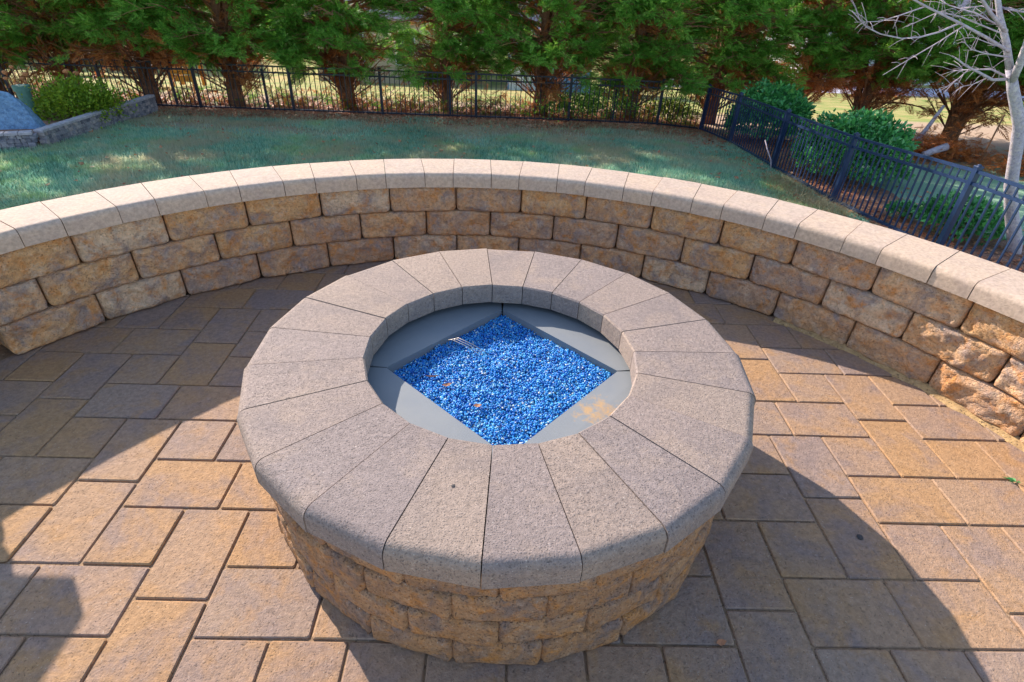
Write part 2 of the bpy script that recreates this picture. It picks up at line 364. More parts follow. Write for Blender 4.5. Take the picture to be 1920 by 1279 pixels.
# ------------------------------------------------------------------ split-face blocks
def block(w, h, d, seed, nx=24, nz=12, rr=0.17, rough=0.2, taper=0.06, bulge=0.05):
    """front face at y=0 looking to -y, body towards +y, base at z=0; worn round edges"""
    V = []; F = []; g = 0.012
    for j in range(nz + 1):
        for i in range(nx + 1):
            s = i / nx; t = j / nz
            s = 0.5 - 0.5 * math.cos(PI * s) * (0.35) - 0.65 * (0.5 - s); t = 0.5 - 0.5 * math.cos(PI * t) * 0.35 - 0.65 * (0.5 - t)
            x = (s - 0.5) * (w - 2 * g); z = g + t * (h - 2 * g)
            ex = min(x + w / 2 - g, w / 2 - g - x); ez = min(z - g, h - g - z)
            e = max(0.0, 1 - ex / rr) ** 2 + max(0.0, 1 - ez / (rr * (0.8 if z < h / 2 else 0.5))) ** 2
            y = rr * (1 - math.sqrt(max(0.0, 1 - min(1, e)))) * 0.85
            q = Vector((x * 1.3 + seed * 7.7, z * 1.3, seed * 3.1))
            nn = noise.noise(q) * 0.9 + noise.noise(q * 2.3) * 0.55 + noise.noise(q * 5.1) * 0.4 + noise.noise(q * 9.3) * 0.26
            edge = min(1.0, min(ex, ez) / 0.12 + 0.25)
            y += nn * rough * edge - bulge * (1 - (2 * s - 1) ** 2) * (1 - (2 * t - 1) ** 2)
            # rounded outline: the corners of the face pull in
            cr = (0.24 if z < h / 2 else 0.1); ax = max(0.0, cr - ex); az = max(0.0, cr - ez); r2 = math.hypot(ax, az)
            if r2 > cr and ax > 0 and az > 0:
                k = cr / r2; x -= math.copysign((ax - ax * k), x); z += (az - az * k) * (1 if z < h / 2 else -1)
            V.append((x, y, z))
    W = nx + 1
    for j in range(nz):
        for i in range(nx): F.append((j * W + i, j * W + i + 1, (j + 1) * W + i + 1, (j + 1) * W + i))
    border = [i for i in range(W)] + [j * W + nx for j in range(1, nz + 1)] + [nz * W + i for i in range(nx - 1, -1, -1)] + [j * W for j in range(nz - 1, 0, -1)]
    n0 = len(V); nb = len(border)
    for b in border:
        x, y, z = V[b]; V.append((x, 0.42, z))
    for b in border:
        x, y, z = V[b]; V.append((x * (1 - taper), d, z))
    for i in range(nb):
        k = (i + 1) % nb
        F.append((border[k], border[i], n0 + i, n0 + k)); F.append((n0 + k, n0 + i, n0 + nb + i, n0 + nb + k))
    F.append(tuple(n0 + nb + i for i in range(nb - 1, -1, -1)))
    return V, F
PITCH = 9.12
R_W = 22.45
chord = 2 * R_W * math.sin(math.radians(PITCH / 2))
wall_blocks = [mesh('block', *block(chord, 1.467, 2.0, s, taper=-0.06), WALLM, True) for s in range(7)]
wall = thing('curved_seat_wall', (WC.x, WC.y, 0), 'long curved seat wall of tan tumbled stone blocks under pale capstones, wrapping round the patio', 'wall')
k0 = -9
for c in range(3):
    for k in range(-9, 7):
        a = 94.2 + PITCH * (k + (0.0 if c != 1 else 0.47)) - PITCH / 2
        if a > 160: continue
        x, y = ringpt(Vector((0, 0, 0)), R_W * math.cos(math.radians(PITCH / 2)) + rnd.uniform(-0.02, 0.05), a)
        o = obj('block', rnd.choice(wall_blocks), wall, (x, y, c * 1.467), math.radians(a - 90 + rnd.uniform(-0.4, 0.4)))
        if rnd.random() < 0.5: o.scale = (-1, 1, 1)
def capstone(a0, a1, b0, b1, rin, rout, z0, z1, br, front_in=True, steps=6):
    """stone between two radial joints; the bullnose is on the inner edge (front_in) or the outer edge"""
    am = math.radians((a0 + a1) / 2)
    def prof():
        if front_in:
            P = [(rin, z0), (rin, z1 - br)]
            for i in range(1, steps + 1):
                t = PI / 2 * i / steps; P.append((rin + br * (1 - math.cos(t)), z1 - br + br * math.sin(t)))
            P += [(rout - 0.05, z1), (rout, z1 - 0.05), (rout, z0)]
        else:
            P = [(rin, z0), (rin, z1 - 0.05), (rin + 0.05, z1)]
            for i in range(0, steps + 1):
                t = PI / 2 * i / steps; P.append((rout - br + br * math.sin(t), z1 - br + br * math.cos(t)))
            P += [(rout, z0)]
        return P
    P = prof(); V = []; n = len(P)
    gap = 0.014
    for side, (fa, ba) in enumerate(((a0, b0), (a1, b1))):
        for r, z in P:
            t = (r - rin) / (rout - rin); a = math.radians(fa + (ba - fa) * t)
            x, y = r * math.cos(a), r * math.sin(a)
            s = gap if side == 0 else -gap
            x += -math.sin(a) * s; y += math.cos(a) * s
            V.append((x, y, z))
    F = [tuple(range(n)), tuple(range(2 * n - 1, n - 1, -1))]
    for i in range(n): F.append((i, n + i, n + (i + 1) % n, (i + 1) % n))
    cx, cy = ((rin + rout) / 2) * math.cos(am), ((rin + rout) / 2) * math.sin(am)
    return [(x - cx, y - cy, z) for x, y, z in V], F, (cx, cy, 0)
fj = []; bj = []
for k in range(-9, 9):
    fj += [85.45 + PITCH * k, 89.3 + PITCH * k]; bj += [85.3 + PITCH * k, 89.65 + PITCH * k]
for i in range(len(fj) - 1):
    if fj[i + 1] > 158.5: break
    jj = rnd.uniform(-0.03, 0.03)
    V, F, c = capstone(fj[i], fj[i + 1], bj[i], bj[i + 1], 22.12 + jj, 24.9 + jj, 4.405, 5.15, 0.26)
    me = mesh('capstone', V, F, CAPM); o = obj('capstone', me, wall, (c[0], c[1], rnd.uniform(-0.01, 0.015)))
    for p in me.polygons: p.use_smooth = len(p.vertices) == 4
    for e in me.edges: pass
    me.set_sharp_from_angle(angle=math.radians(40))
# outer retaining face of the raised patio, below the caps
vb = [mesh('retaining_block', *block(chord * 1.09, 1.467, 0.5, 40 + s, nx=6, nz=4), WALLM, True) for s in range(2)]
ret = tag(obj('retaining_wall', mesh('retaining_wall', *join([(lambda q: ([(x, y, z) for x, y, z in q[0]], q[1]))(([(24.15 * math.cos(math.radians(a)) , 24.15 * math.sin(math.radians(a)), z) for a in range(4, 155, 5) for z in (-14, 4.38)], [(2 * i, 2 * i + 1, 2 * i + 3, 2 * i + 2) for i in range(30)]))]), WALLM), None, (WC.x, WC.y, 0)), 'outer tan stone face of the raised patio, below the pale capstones', kind='structure')

# end pier, just left of the picture, that throws the notched shadow
pier = thing('stone_pier', (-12.9, 7.9, 0), 'square stone pier with a wide capstone at the left end of the curved wall', 'pillar')
pb = [mesh('block', *block(2.2, 1.467, 1.2, 60 + s, nx=8, nz=5), WALLM, True) for s in range(3)]
for c in range(-1, 5):
    zc = 1.2 + c * 1.467
    for side in range(4):
        a = side * PI / 2
        for q in (-1, 1):
            off = Vector((q * 1.12, -2.25, zc)); off.rotate(Matrix.Rotation(a, 3, 'Z'))
            obj('block', pb[(c + side + (q > 0)) % 3], pier, off, a)
V, F = box(-3.1, 3.1, -3.1, 3.1, 8.55, 9.4, 0.12); obj('capstone', mesh('capstone', V, F, CAPM), pier)

# ------------------------------------------------------------------ fire pit
pit = thing('fire_pit', (PC.x, PC.y, 0), 'round stone fire pit with grey wedge capstones and blue glass in a diamond opening', 'fire pit')
NP = 21; pp = 360 / NP; RP = 7.36
pch = 2 * RP * math.sin(math.radians(pp / 2))
pit_blocks = [mesh('block', *block(pch, 0.94, 1.6, 20 + s, nx=18, nz=8, rr=0.1, rough=0.075, taper=0.22, bulge=0.03), PITM, True) for s in range(6)]
for c in range(4):
    for k in range(NP):
        a = -88.9 + pp * k + (pp / 2 if c in (0, 2) else 0) * (1 if c != 0 else 1) - (0 if c in (1, 3) else 0)
        a = (-89.4 if c in (1, 3) else -98.0) + pp * k - pp / 2
        rr_ = RP * math.cos(math.radians(pp / 2)) + rnd.uniform(-0.05, 0.04)
        x, y = ringpt(Vector((0, 0, 0)), rr_, a)
        o = obj('block', rnd.choice(pit_blocks), pit, (x, y, c * 0.94), math.radians(a + 90 + rnd.uniform(-0.8, 0.8)))
        if rnd.random() < 0.5: o.scale = (-1, 1, 1)
for k in range(23):
    j = 95.3 - 360 / 23 * k
    V, F, c = capstone(j - 360 / 23, j, j - 360 / 23, j, 4.16, 7.62 + rnd.uniform(-0.03, 0.03), 3.775, 4.5, 0.30, False)
    me = mesh('capstone', V, F, PCAPM)
    for p in me.polygons: p.use_smooth = len(p.vertices) == 4
    me.set_sharp_from_angle(angle=math.radians(40))
    obj('capstone', me, pit, (c[0], c[1], rnd.uniform(-0.012, 0.012)))
Vc = []; nn_ = 42
for i in range(nn_):
    a = 2 * PI * i / nn_
    Vc += [(7.06 * math.cos(a), 7.06 * math.sin(a), 0.0), (7.06 * math.cos(a), 7.06 * math.sin(a), 3.77), (5.6 * math.cos(a), 5.6 * math.sin(a), 3.77), (5.6 * math.cos(a), 5.6 * math.sin(a), 0.0)]
Fc = [tuple((4 * i + k, 4 * ((i + 1) % nn_) + k, 4 * ((i + 1) % nn_) + (k + 1) % 4, 4 * i + (k + 1) % 4)) for i in range(nn_) for k in range(3)]
obj('core', mesh('core', Vc, Fc, PITM), pit)
# steel plates: four circle segments round the diamond
D = [Vector((x - PC.x, y - PC.y)) for x, y in ((11.70, 8.80), (7.98, 4.88), (11.90, 1.10), (15.52, 5.05))]
for k in range(4):
    a, b = D[k], D[(k + 1) % 4]; e = (b - a).normalized(); a2 = a + e * 0.03; b2 = b - e * 0.03
    aa = math.atan2(a.y, a.x); ab = math.atan2(b.y, b.x)
    if ab < aa: ab += 2 * PI
    aa += 0.012; ab -= 0.012
    arc = [Vector((4.75 * math.cos(aa + (ab - aa) * i / 14), 4.75 * math.sin(aa + (ab - aa) * i / 14))) for i in range(15)]
    top = [a2] + arc + [b2]; n = len(top)
    nrm = Vector((e.y, -e.x)); nrm = nrm if nrm.dot(a + b) > 0 else -nrm
    V = [(p.x, p.y, 3.52 + (0.02 if 0 < i < n - 1 else 0)) for i, p in enumerate(top)] + [(p.x, p.y, 3.46) for p in top]
    ins = nrm * 0.05
    V += [(a2.x + ins.x, a2.y + ins.y, 2.9), (b2.x + ins.x, b2.y + ins.y, 2.9), (a2.x, a2.y, 2.9), (b2.x, b2.y, 2.9)]
    F = [tuple(range(n)), tuple(range(2 * n - 1, n - 1, -1))] + [(i, n + i, n + i + 1, i + 1) for i in range(n - 1)]
    q = 2 * n; F += [(0, n - 1, q + 3, q + 2), (n, q, q + 1, 2 * n - 1), (q, q + 2, q + 3, q + 1)]
    o = obj('steel_plate', mesh('steel_plate', V, F, PLATE), pit)
    if k == 2: o['label'] = 'grey steel plate with a patch of orange rust'
V, F = tube([(0, 0, 2.55), (0, 0, 2.8)], [5.3, 5.3], 32); obj('burner_pan', mesh('burner_pan', V, F, plain('dark_pan', (0.02, 0.03, 0.05), 0.5)), pit)
# little bent prongs of the igniter
prong = plain('bright_wire', (0.5, 0.45, 0.4), 0.3, 0.6)
for k in range(3):
    dx = 0.11 * k; dy = 0.055 * k
    P = [(9.85 + dx * 1.1, 6.45 + dy, 3.25), (9.85 + dx * 1.1, 6.5 + dy, 3.58), (9.98 + dx, 6.42 + dy, 3.64), (10.45 + dx, 6.2 + dy, 3.55), (10.92 + dx, 5.95 + dy, 3.42)]
    P = [(x - PC.x, y - PC.y, z) for x, y, z in P]
    obj('igniter_prong', mesh('igniter_prong', *tube(P, [0.014] * 5, 6), prong, True), pit)
# blue glass: thousands of chips
def inside(px, py, grow):
    ok = np.ones(len(px), bool)
    for k in range(4):
        a, b = D[k], D[(k + 1) % 4]; e = (b - a).normalized(); nrm = Vector((e.y, -e.x)); nrm = nrm if nrm.dot(a + b) > 0 else -nrm
        ok &= ((px - a.x) * nrm.x + (py - a.y) * nrm.y) < grow
    return ok
NG = 56000
gx = rs.uniform(-4, 4, NG); gy = rs.uniform(-4, 4, NG); ok = inside(gx, gy, 0.15) & (np.hypot(gx, gy) < 4.4); gx = gx[ok]; gy = gy[ok]; NG = len(gx)
hgt = np.array([0.10 * noise.noise((x * 0.9, y * 0.9, 4)) + 0.06 * noise.noise((x * 2.5, y * 2.5, 9)) for x, y in zip(gx, gy)])
gzv = 3.27 + hgt + rs.uniform(-0.05, 0.05, NG) - 0.07 * (gy > 1.8) - 0.06 * (gx < -2.3)
oc = np.array([(1, 0, 0), (-1, 0, 0), (0, 1, 0), (0, -1, 0), (0, 0, 1), (0, 0, -1)], float)
of = np.array([(0, 2, 4), (2, 1, 4), (1, 3, 4), (3, 0, 4), (2, 0, 5), (1, 2, 5), (3, 1, 5), (0, 3, 5)])
def rotmats(n, tilt=PI):
    a = rs.uniform(0, 2 * PI, n); b = rs.uniform(-tilt, tilt, n); c = rs.uniform(0, 2 * PI, n)
    ca, sa, cb, sb, cc, sc = np.cos(a), np.sin(a), np.cos(b), np.sin(b), np.cos(c), np.sin(c)
    z = np.zeros(n); o = np.ones(n)
    Rz = np.stack([ca, -sa, z, sa, ca, z, z, z, o], -1).reshape(n, 3, 3); Rx = np.stack([o, z, z, z, cb, -sb, z, sb, cb], -1).reshape(n, 3, 3); Rq = np.stack([cc, -sc, z, sc, cc, z, z, z, o], -1).reshape(n, 3, 3)
    return Rz @ Rx @ Rq
sc = rs.uniform(0.024, 0.054, (NG, 1, 1)) * rs.uniform(0.6, 1.25, (NG, 1, 3))
GV = ((oc[None] * sc + rs.uniform(-0.012, 0.012, (NG, 6, 3))) @ rotmats(NG).transpose(0, 2, 1)) + np.stack([gx, gy, gzv], -1)[:, None]
GF = (of[None] + 6 * np.arange(NG)[:, None, None]).reshape(-1, 3)
bed_v = np.array([(q.x * 1.03, q.y * 1.03, 3.0) for q in D]); GF = np.concatenate([GF, np.array([(0, 1, 2), (0, 2, 3)]) + len(GV) * 6]); GV = np.concatenate([GV.reshape(-1, 3), bed_v])
tag(obj('fire_glass', fast('fire_glass', GV.reshape(-1, 3), GF, FGLASS), None, (PC.x, PC.y, 0)), 'crushed bright blue glass filling the diamond opening of the fire pit', 'fire glass', kind='stuff')
def leafquad(cx, cy, cz, L, W_, yaw, curl=0.12):
    c, s = math.cos(yaw), math.sin(yaw); V = []
    for a, b, z in ((-L / 2, 0, curl), (-L / 6, -W_ / 2, 0), (L / 5, -W_ / 2.4, 0.0), (L / 2, 0, curl), (L / 5, W_ / 2.4, curl * 0.7), (-L / 6, W_ / 2, curl * 0.7), (0, 0, -0.02)):
        V.append((cx + a * c - b * s, cy + a * s + b * c, cz + z * L))
    return V, [(6, i, (i + 1) % 6) for i in range(6)]
BL = leafy('brown_leaf', [(0, (0.35, 0.13, 0.06)), (1, (0.5, 0.24, 0.12))], 0.1)
lab = [('small curled brown leaf on the blue glass, near the lower left edge', 10.0, 4.2, 0.32, 0.12, 0.4), ('reddish brown leaf scrap lying on the blue glass towards its near corner', 11.0, 3.25, 0.26, 0.14, 0.1), ('thin brown needle on the blue glass beside the left plate', 9.5, 4.6, 0.5, 0.03, 0.1)]
for L_, x, y, l, w_, a in lab:
    tag(obj('dry_leaf', mesh('dry_leaf', *leafquad(0, 0, 0, l, w_, a), BL), None, (x, y, 3.42)), L_, 'leaf')

# ------------------------------------------------------------------ fences
HF = 9.8
def fence(name, pts, label, mat, last=True, pw=0.62, pk=0.2, npick=19):
    o = thing(name, (pts[0][0], pts[0][1], g1(*pts[0])), label, 'fence'); base = Vector((pts[0][0], pts[0][1], g1(*pts[0])))
    V, F = join([box(-pw / 2, pw / 2, -pw / 2, pw / 2, -0.6, HF + 0.05), box(-pw / 2 - 0.06, pw / 2 + 0.06, -pw / 2 - 0.06, pw / 2 + 0.06, HF + 0.05, HF + 0.2, 0.04), box(-0.18, 0.18, -0.18, 0.18, HF + 0.2, HF + 0.36, 0.06)])
    pm = mesh('post', V, F, mat)
    V, F = box(-pk / 2, pk / 2, -pk / 2, pk / 2, 0.25, HF - 0.35); km = mesh('picket', V, F, mat)
    for i, (x, y) in enumerate(pts):
        q = Vector((x, y, g1(x, y))) - base
        d = Vector(pts[min(i + 1, len(pts) - 1)]) - Vector(pts[max(i - 1, 0)]) if len(pts) > 1 else Vector((1, 0))
        if last or i < len(pts) - 1: obj('post', pm, o, q, math.atan2(d.y, d.x))
        if i == len(pts) - 1: break
        x2, y2 = pts[i + 1]; q2 = Vector((x2, y2, g1(x2, y2))) - base; L = (q2 - q).length; ang = math.atan2(y2 - y, x2 - x)
        for zr, hh in ((HF - 0.35, 0.3), (HF - 1.6, 0.3), (0.55, 0.3)):
            e = (q2 - q).normalized(); a = q + e * (pw / 2); b = q2 - e * (pw / 2)
            nn = Vector((-e.y, e.x, 0)) * 0.17
            V = [a - nn, a + nn, b + nn, b - nn]; V = [v + Vector((0, 0, zr - hh / 2)) for v in V] + [v + Vector((0, 0, zr + hh / 2)) for v in V]
            obj('rail', mesh('rail', V, [(3, 2, 1, 0), (4, 5, 6, 7), (0, 1, 5, 4), (1, 2, 6, 5), (2, 3, 7, 6), (3, 0, 4, 7)], mat), o)
        npk = max(2, int(round(L / 1.1)))
        for k in range(1, npk):
            obj('picket', km, o, q.lerp(q2, k / npk), ang)
    return o
yr = 126.3
rear_pts = [(-120.5, yr), (-99.5, yr), (-78.5, yr), (-57.6, yr), (-36.5, yr), (-16.3, yr), (5.2, yr), (26.6, yr), (47.4, yr), (57.5, yr)]
fence('rear_fence', rear_pts, 'dark metal picket fence running along the far edge of the lawn below the evergreen trees', FENCER, last=False, pw=0.55, pk=0.16)
fence('side_fence', [(57.9, 126.2), (60.2, 113.0), (60.6, 91.5), (61.2, 71.0), (61.8, 49.0), (62.4, 28.0), (63.0, 7.0)], 'blue-black metal picket fence running down the right side from the far corner', FENCEM, pw=0.6, pk=0.17)

# thin stakes of a wire fence beyond the rear one
WIREM = plain('stake_metal', (0.03, 0.04, 0.07), 0.5)
for i, (x, lab_) in enumerate(((-64.5, 'thin dark stake behind the rear fence, left of the broad dark trunk'), (-43.5, 'thin dark stake behind the rear fence in front of the green sunlit gap'), (-1, 'thin dark stake behind the rear fence, beside the blue house gap'), (37.5, 'thin dark stake behind the rear fence, in the shrubby part right of the blue house'))):
    y = 129.3; tag(obj('stake', mesh('stake', *box(-0.22, 0.22, -0.22, 0.22, -0.5, 8.6 - (i == 3) * 0.5, 0.04), WIREM), None, (x, y, g1(x, y))), lab_, 'stake', 'thin stakes behind the rear fence')

# ------------------------------------------------------------------ grass, litter
def blades(n, X, Y, Lmin, Lmax, wd, mat, name, lean=0.5, dz=0.0):
    a = rs.uniform(0, 2 * PI, n); L = rs.uniform(Lmin, Lmax, n); le = rs.uniform(0.1, lean, n) * L; b = rs.uniform(0, 2 * PI, n)
    Z = gz(X, Y) + dz
    P0 = np.stack([X - np.cos(a) * wd, Y - np.sin(a) * wd, Z], -1); P1 = np.stack([X + np.cos(a) * wd, Y + np.sin(a) * wd, Z], -1)
    P2 = np.stack([X + np.cos(b) * le, Y + np.sin(b) * le, Z + L], -1)
    return np.stack([P0, P1, P2], 1)
n = 330000
X = rs.uniform(-105, 60, n); Y = rs.uniform(42, 124, n)
front = np.interp(X, [-105, -48, 7, 40, 60], [42, 47, 78, 74, 60])
pn = np.array([noise.noise((x * 0.07, y * 0.12, 0)) for x, y in zip(X[::1].tolist(), Y[::1].tolist())])
thin = np.clip((Y - 101 + pn * 30) / 14, 0, 1)
keep = (Y > front) & (rs.uniform(0, 1, n) > thin * 0.95)
X = X[keep]; Y = Y[keep]; n = len(X)
T = blades(n, X, Y, 0.35, 0.85, 0.075, GRASS, 'grass')
tag(obj('grass', fast('grass', T.reshape(-1, 3), np.arange(3 * n).reshape(-1, 3), GRASS)), 'short blue-green lawn grass behind the curved wall', 'grass', kind='stuff')
n = 30000
X = rs.uniform(-105, 61, n); Y = 124 - np.abs(rs.normal(0, 12, n))
T = blades(n, X, Y, 0.25, 0.6, 0.06, DRYG, 'dry', lean=1.2)
n2 = 2600; X2 = 59.5 - np.abs(rs.normal(0, 3.0, n2)); Y2 = rs.uniform(62, 84, n2); T2 = blades(n2, X2, Y2, 0.5, 1.6, 0.05, DRYG, 'dry', lean=2.2)
T = np.concatenate([T, T2])
tag(obj('dry_grass', fast('dry_grass', T.reshape(-1, 3), np.arange(len(T) * 3).reshape(-1, 3), DRYG)), 'thin straw-coloured dry grass at the edges of the lawn', 'dry grass', kind='stuff')
def litter(name, X, Y, smin, smax, label, lift=0.1):
    n = len(X); q = np.array([(-0.5, 0, 0.12), (0, -0.32, 0), (0.5, 0, 0.14), (0, 0.32, 0.02)]); sc_ = rs.uniform(smin, smax, (n, 1, 1))
    Vv = (q[None] * sc_) @ rotmats(n, 0.7).transpose(0, 2, 1) + np.stack([X, Y, gz(X, Y) + lift], -1)[:, None]
    f = np.array([(0, 1, 3), (1, 2, 3)]); Ff = (f[None] + 4 * np.arange(n)[:, None, None]).reshape(-1, 3)
    return tag(obj(name, fast(name, Vv.reshape(-1, 3), Ff, LITTER)), label, 'leaves', kind='stuff')
n = 26000; litter('fallen_leaves', rs.uniform(-115, 60, n), 126.5 + np.abs(rs.normal(0, 4, n)) * np.where(rs.uniform(0, 1, n) < 0.45, -1.1, 1.6), 0.35, 1.0, 'reddish brown fallen leaves drifted along the foot of the rear fence', 0.18)
n = 5200; litter('fallen_leaves', 60.5 + np.abs(rs.normal(0, 7, n)), rs.uniform(28, 122, n), 0.3, 0.75, 'brown and grey leaf litter in the bed beyond the side fence', 0.15)
n = 420; litter('fallen_leaves', rs.uniform(-90, 58, n), rs.uniform(62, 122, n), 0.4, 0.95, 'single fallen leaves scattered over the lawn', 0.45)
n = 240; litter('fallen_leaves', 59.5 - np.abs(rs.normal(0, 4, n)), rs.uniform(60, 120, n), 0.5, 1.2, 'brown leaves on the bare ground along the near side of the side fence', 0.3)

# ------------------------------------------------------------------ conifers
def spray_proto():
    P = []
    for i in range(15):
        t = i / 14; x = 0.2 + 3.2 * t; side = 1 if i % 2 else -1; ang = side * math.radians(52 - 30 * t) if i < 14 else 0; L = 1.5 * (1 - 0.5 * t) + 0.1
        z = -0.35 * t * t; w_ = 0.14
        d = Vector((math.cos(ang), math.sin(ang), -0.12)); q = Vector((-d.y, d.x, 0)) * w_
        b = Vector((x - 0.3, 0, z)); P += [b - q, b + d * L * 0.55 + q * 1.3 + Vector((0, 0, 0.05)), b + d * L]
    return np.array([tuple(p) for p in P])
SP = spray_proto()
def orient(dirs, roll):
    n = len(dirs); x = dirs / np.linalg.norm(dirs, axis=1)[:, None]; up = np.tile([0, 0, 1.0], (n, 1))
    y = np.cross(up, x); y /= np.maximum(1e-6, np.linalg.norm(y, axis=1))[:, None]; z = np.cross(x, y)
    c, s = np.cos(roll)[:, None], np.sin(roll)[:, None]; y2 = y * c + z * s; z2 = -y * s + z * c
    return np.stack([x, y2, z2], 1)          # rows: images of the local axes
def sprays(pos, dirs, scale):
    R = orient(dirs, rs.normal(0, 0.6, len(pos)))
    Vv = np.einsum('pi,nij->npj', SP, R) * scale[:, None, None] + pos[:, None]
    return Vv.reshape(-1, 3)
def conifer(seed, h0, dead_amt, H=82, Rad=14.5, low=1.0):
    r = random.Random(seed); pos = []; dr = []; scl = []; tw = []; dpos = []; ddr = []
    stems = []
    for k in range(3 if seed % 2 else 2):
        a = r.uniform(0, 2 * PI); l = r.uniform(1.0, 3.5) * (k > 0); pts = [Vector((math.cos(a) * 0.9 * (k > 0), math.sin(a) * 0.9 * (k > 0), -0.6))]
        for i in range(1, 8):
            h = [0, 3, 8, 15, 25, 40, 65, H - 6][i]; s_ = min(1, h / 25)
            pts.append(Vector((math.cos(a) * (0.9 * (k > 0) + l * s_) + r.uniform(-.3, .3), math.sin(a) * (0.9 * (k > 0) + l * s_) + r.uniform(-.3, .3), h if k == 0 else min(h, 60))))
        r0 = 1.5 if k == 0 else 0.95; stems.append((pts, [r0 * 1.25, r0, r0 * .9, r0 * .78, r0 * .65, r0 * .5, r0 * .3, r0 * .12]))
    trunk = join([tube(p, q, 9) for p, q in stems])
    def pt(h):
        p = stems[0][0]
        for i in range(len(p) - 1):
            if p[i].z <= h <= p[i + 1].z: return p[i].lerp(p[i + 1], (h - p[i].z) / (p[i + 1].z - p[i].z))
        return p[-1]
    for b in range(46):
        a = r.uniform(0, 2 * PI); el = r.uniform(0.55, 1.2); h = r.uniform(0.3, 7); L = r.uniform(9, 17); p0 = pt(h); d = Vector((math.cos(a) * math.cos(el), math.sin(a) * math.cos(el), math.sin(el)))
        p1 = p0 + d * L * 0.5 + Vector((r.gauss(0, .3), r.gauss(0, .3), 0)); p2 = p0 + d * L; q0 = r.uniform(0.1, 0.26)
        tw.append(tube([p0, p1, p2], [q0, q0 * 0.7, q0 * 0.3], 4, False))
        for _ in range(5):
            t = r.uniform(0.3, 1); q = p0.lerp(p2, t); d2 = (d + Vector((r.gauss(0, .6), r.gauss(0, .6), r.gauss(0, .4)))).normalized(); tw.append(tube([q, q + d2 * r.uniform(1.5, 4)], [0.06, 0.02], 3, False))
        if r.random() < dead_amt:
            for _ in range(r.randint(3, 9)):
                dpos.append(p0.lerp(p2, r.uniform(0.35, 1)) + Vector((r.gauss(0, .7), r.gauss(0, .7), r.gauss(0, .5)))); ddr.append(d + Vector((r.gauss(0, .6), r.gauss(0, .6), r.gauss(0, .4))))
    nb = 165
    for b in range(nb):
        if b < 110: h = r.uniform(6, 26) if b < 75 else r.uniform(10, 34)
        else: h = 34 + (H - 38) * (b - 110) / (nb - 110)
        low_ = h < 34
        a = r.uniform(0, 2 * PI); el = r.uniform(0.35, 0.95) if low_ else r.uniform(0.1, 0.6)
        Rr = Rad * (1 - max(0, h - 20) / (H - 8)) ** 0.7 * r.uniform(0.7, 1.12)
        if h < 30 and (a - 2.29 + PI) % (2 * PI) - PI > -0.9 and (a - 2.29 + PI) % (2 * PI) - PI < 0.9 and r.random() < 0.6: continue
        base = pt(h); d = Vector((math.cos(a), math.sin(a), 0)); path = []
        m = 7
        for i in range(m + 1):
            t = i / m; z = Rr * (math.tan(el) * t * 0.75 - 0.35 * t * t * (1 if el > 0.6 else 0.8))
            path.append(base + d * (Rr * t) + Vector((r.uniform(-.35, .35) * t, r.uniform(-.35, .35) * t, z)))
        rad0 = r.uniform(0.2, 0.42) if low_ else 0.35
        tw.append(tube(path, [rad0 * (1 - 0.85 * i / m) + 0.03 for i in range(m + 1)], 4, False))
        nsub = 9 if low_ else 5
        for s in range(nsub):
            t = r.uniform(0.18, 1.0) if s else 1.0; i = min(m - 1, int(t * m)); q = path[i].lerp(path[i + 1], t * m - i)
            aa = a + r.uniform(-1.2, 1.2); e2 = r.uniform(-0.35, 0.55); sd = Vector((math.cos(aa) * math.cos(e2), math.sin(aa) * math.cos(e2), math.sin(e2))); sl_ = r.uniform(2.5, 5.5) * (1 if low_ else 1.5)
            if low_:
                tw.append(tube([q, q + sd * sl_ * 0.5 + Vector((0, 0, 0.15)), q + sd * sl_], [0.09, 0.06, 0.03], 3, False))
            z_here = (q + sd * sl_ * 0.5).z; rad_here = math.hypot(q.x, q.y)
            limit = h0 + 3.0 * noise.noise((q.x * 0.09 + seed, q.y * 0.09, 3.3)) * 2.0
            if z_here < limit or (rad_here < Rr * 0.42 and low_ and z_here < h0 + 16):
                if r.random() < dead_amt:
                    for _ in range(r.randint(3, 8)):
                        dpos.append(q + sd * sl_ * r.uniform(0, 1) + Vector((r.gauss(0, .5), r.gauss(0, .5), r.gauss(0, .4)))); ddr.append(sd + Vector((r.gauss(0, .5), r.gauss(0, .5), r.gauss(-0.2, .4))))
                if z_here < limit: continue
            if noise.noise((q.x * 0.13 + 5 * seed, q.y * 0.13, q.z * 0.16)) < (-0.09 if low_ else -0.1): continue
            if not low_ and r.random() < 0.25: continue
            for _ in range(22 if low_ else 3):
                u = r.uniform(0, 1); pos.append(q + sd * sl_ * u + Vector((r.gauss(0, .6), r.gauss(0, .6), r.gauss(0, .35))))
                dr.append(sd + Vector((r.gauss(0, .6), r.gauss(0, .6), r.gauss(0.0, .35)))); scl.append(r.uniform(0.32, 0.62) if low_ else r.uniform(1.2, 2.0))
    crown = sprays(np.array([tuple(p) for p in pos]), np.array([tuple(p) for p in dr]), np.array(scl))
    dead = sprays(np.array([tuple(p) for p in dpos]), np.array([tuple(p) for p in ddr]), rs.uniform(0.35, 0.8, len(dpos)))
    print('conifer', seed, len(crown) // 3, len(dead) // 3)
    return (mesh('trunk', *trunk, BARK, True), mesh('limbs', *join(tw), TWIG, True), fast('crown', crown, np.arange(len(crown)).reshape(-1, 3), CYP), fast('dead_foliage', dead, np.arange(len(dead)).reshape(-1, 3), DEAD))
KA = [conifer(1, 7.5, 0.9), conifer(2, 10.0, 1.0), conifer(3, 5.5, 0.8), conifer(4, 15.0, 1.0), conifer(5, 16.0, 1.0)]
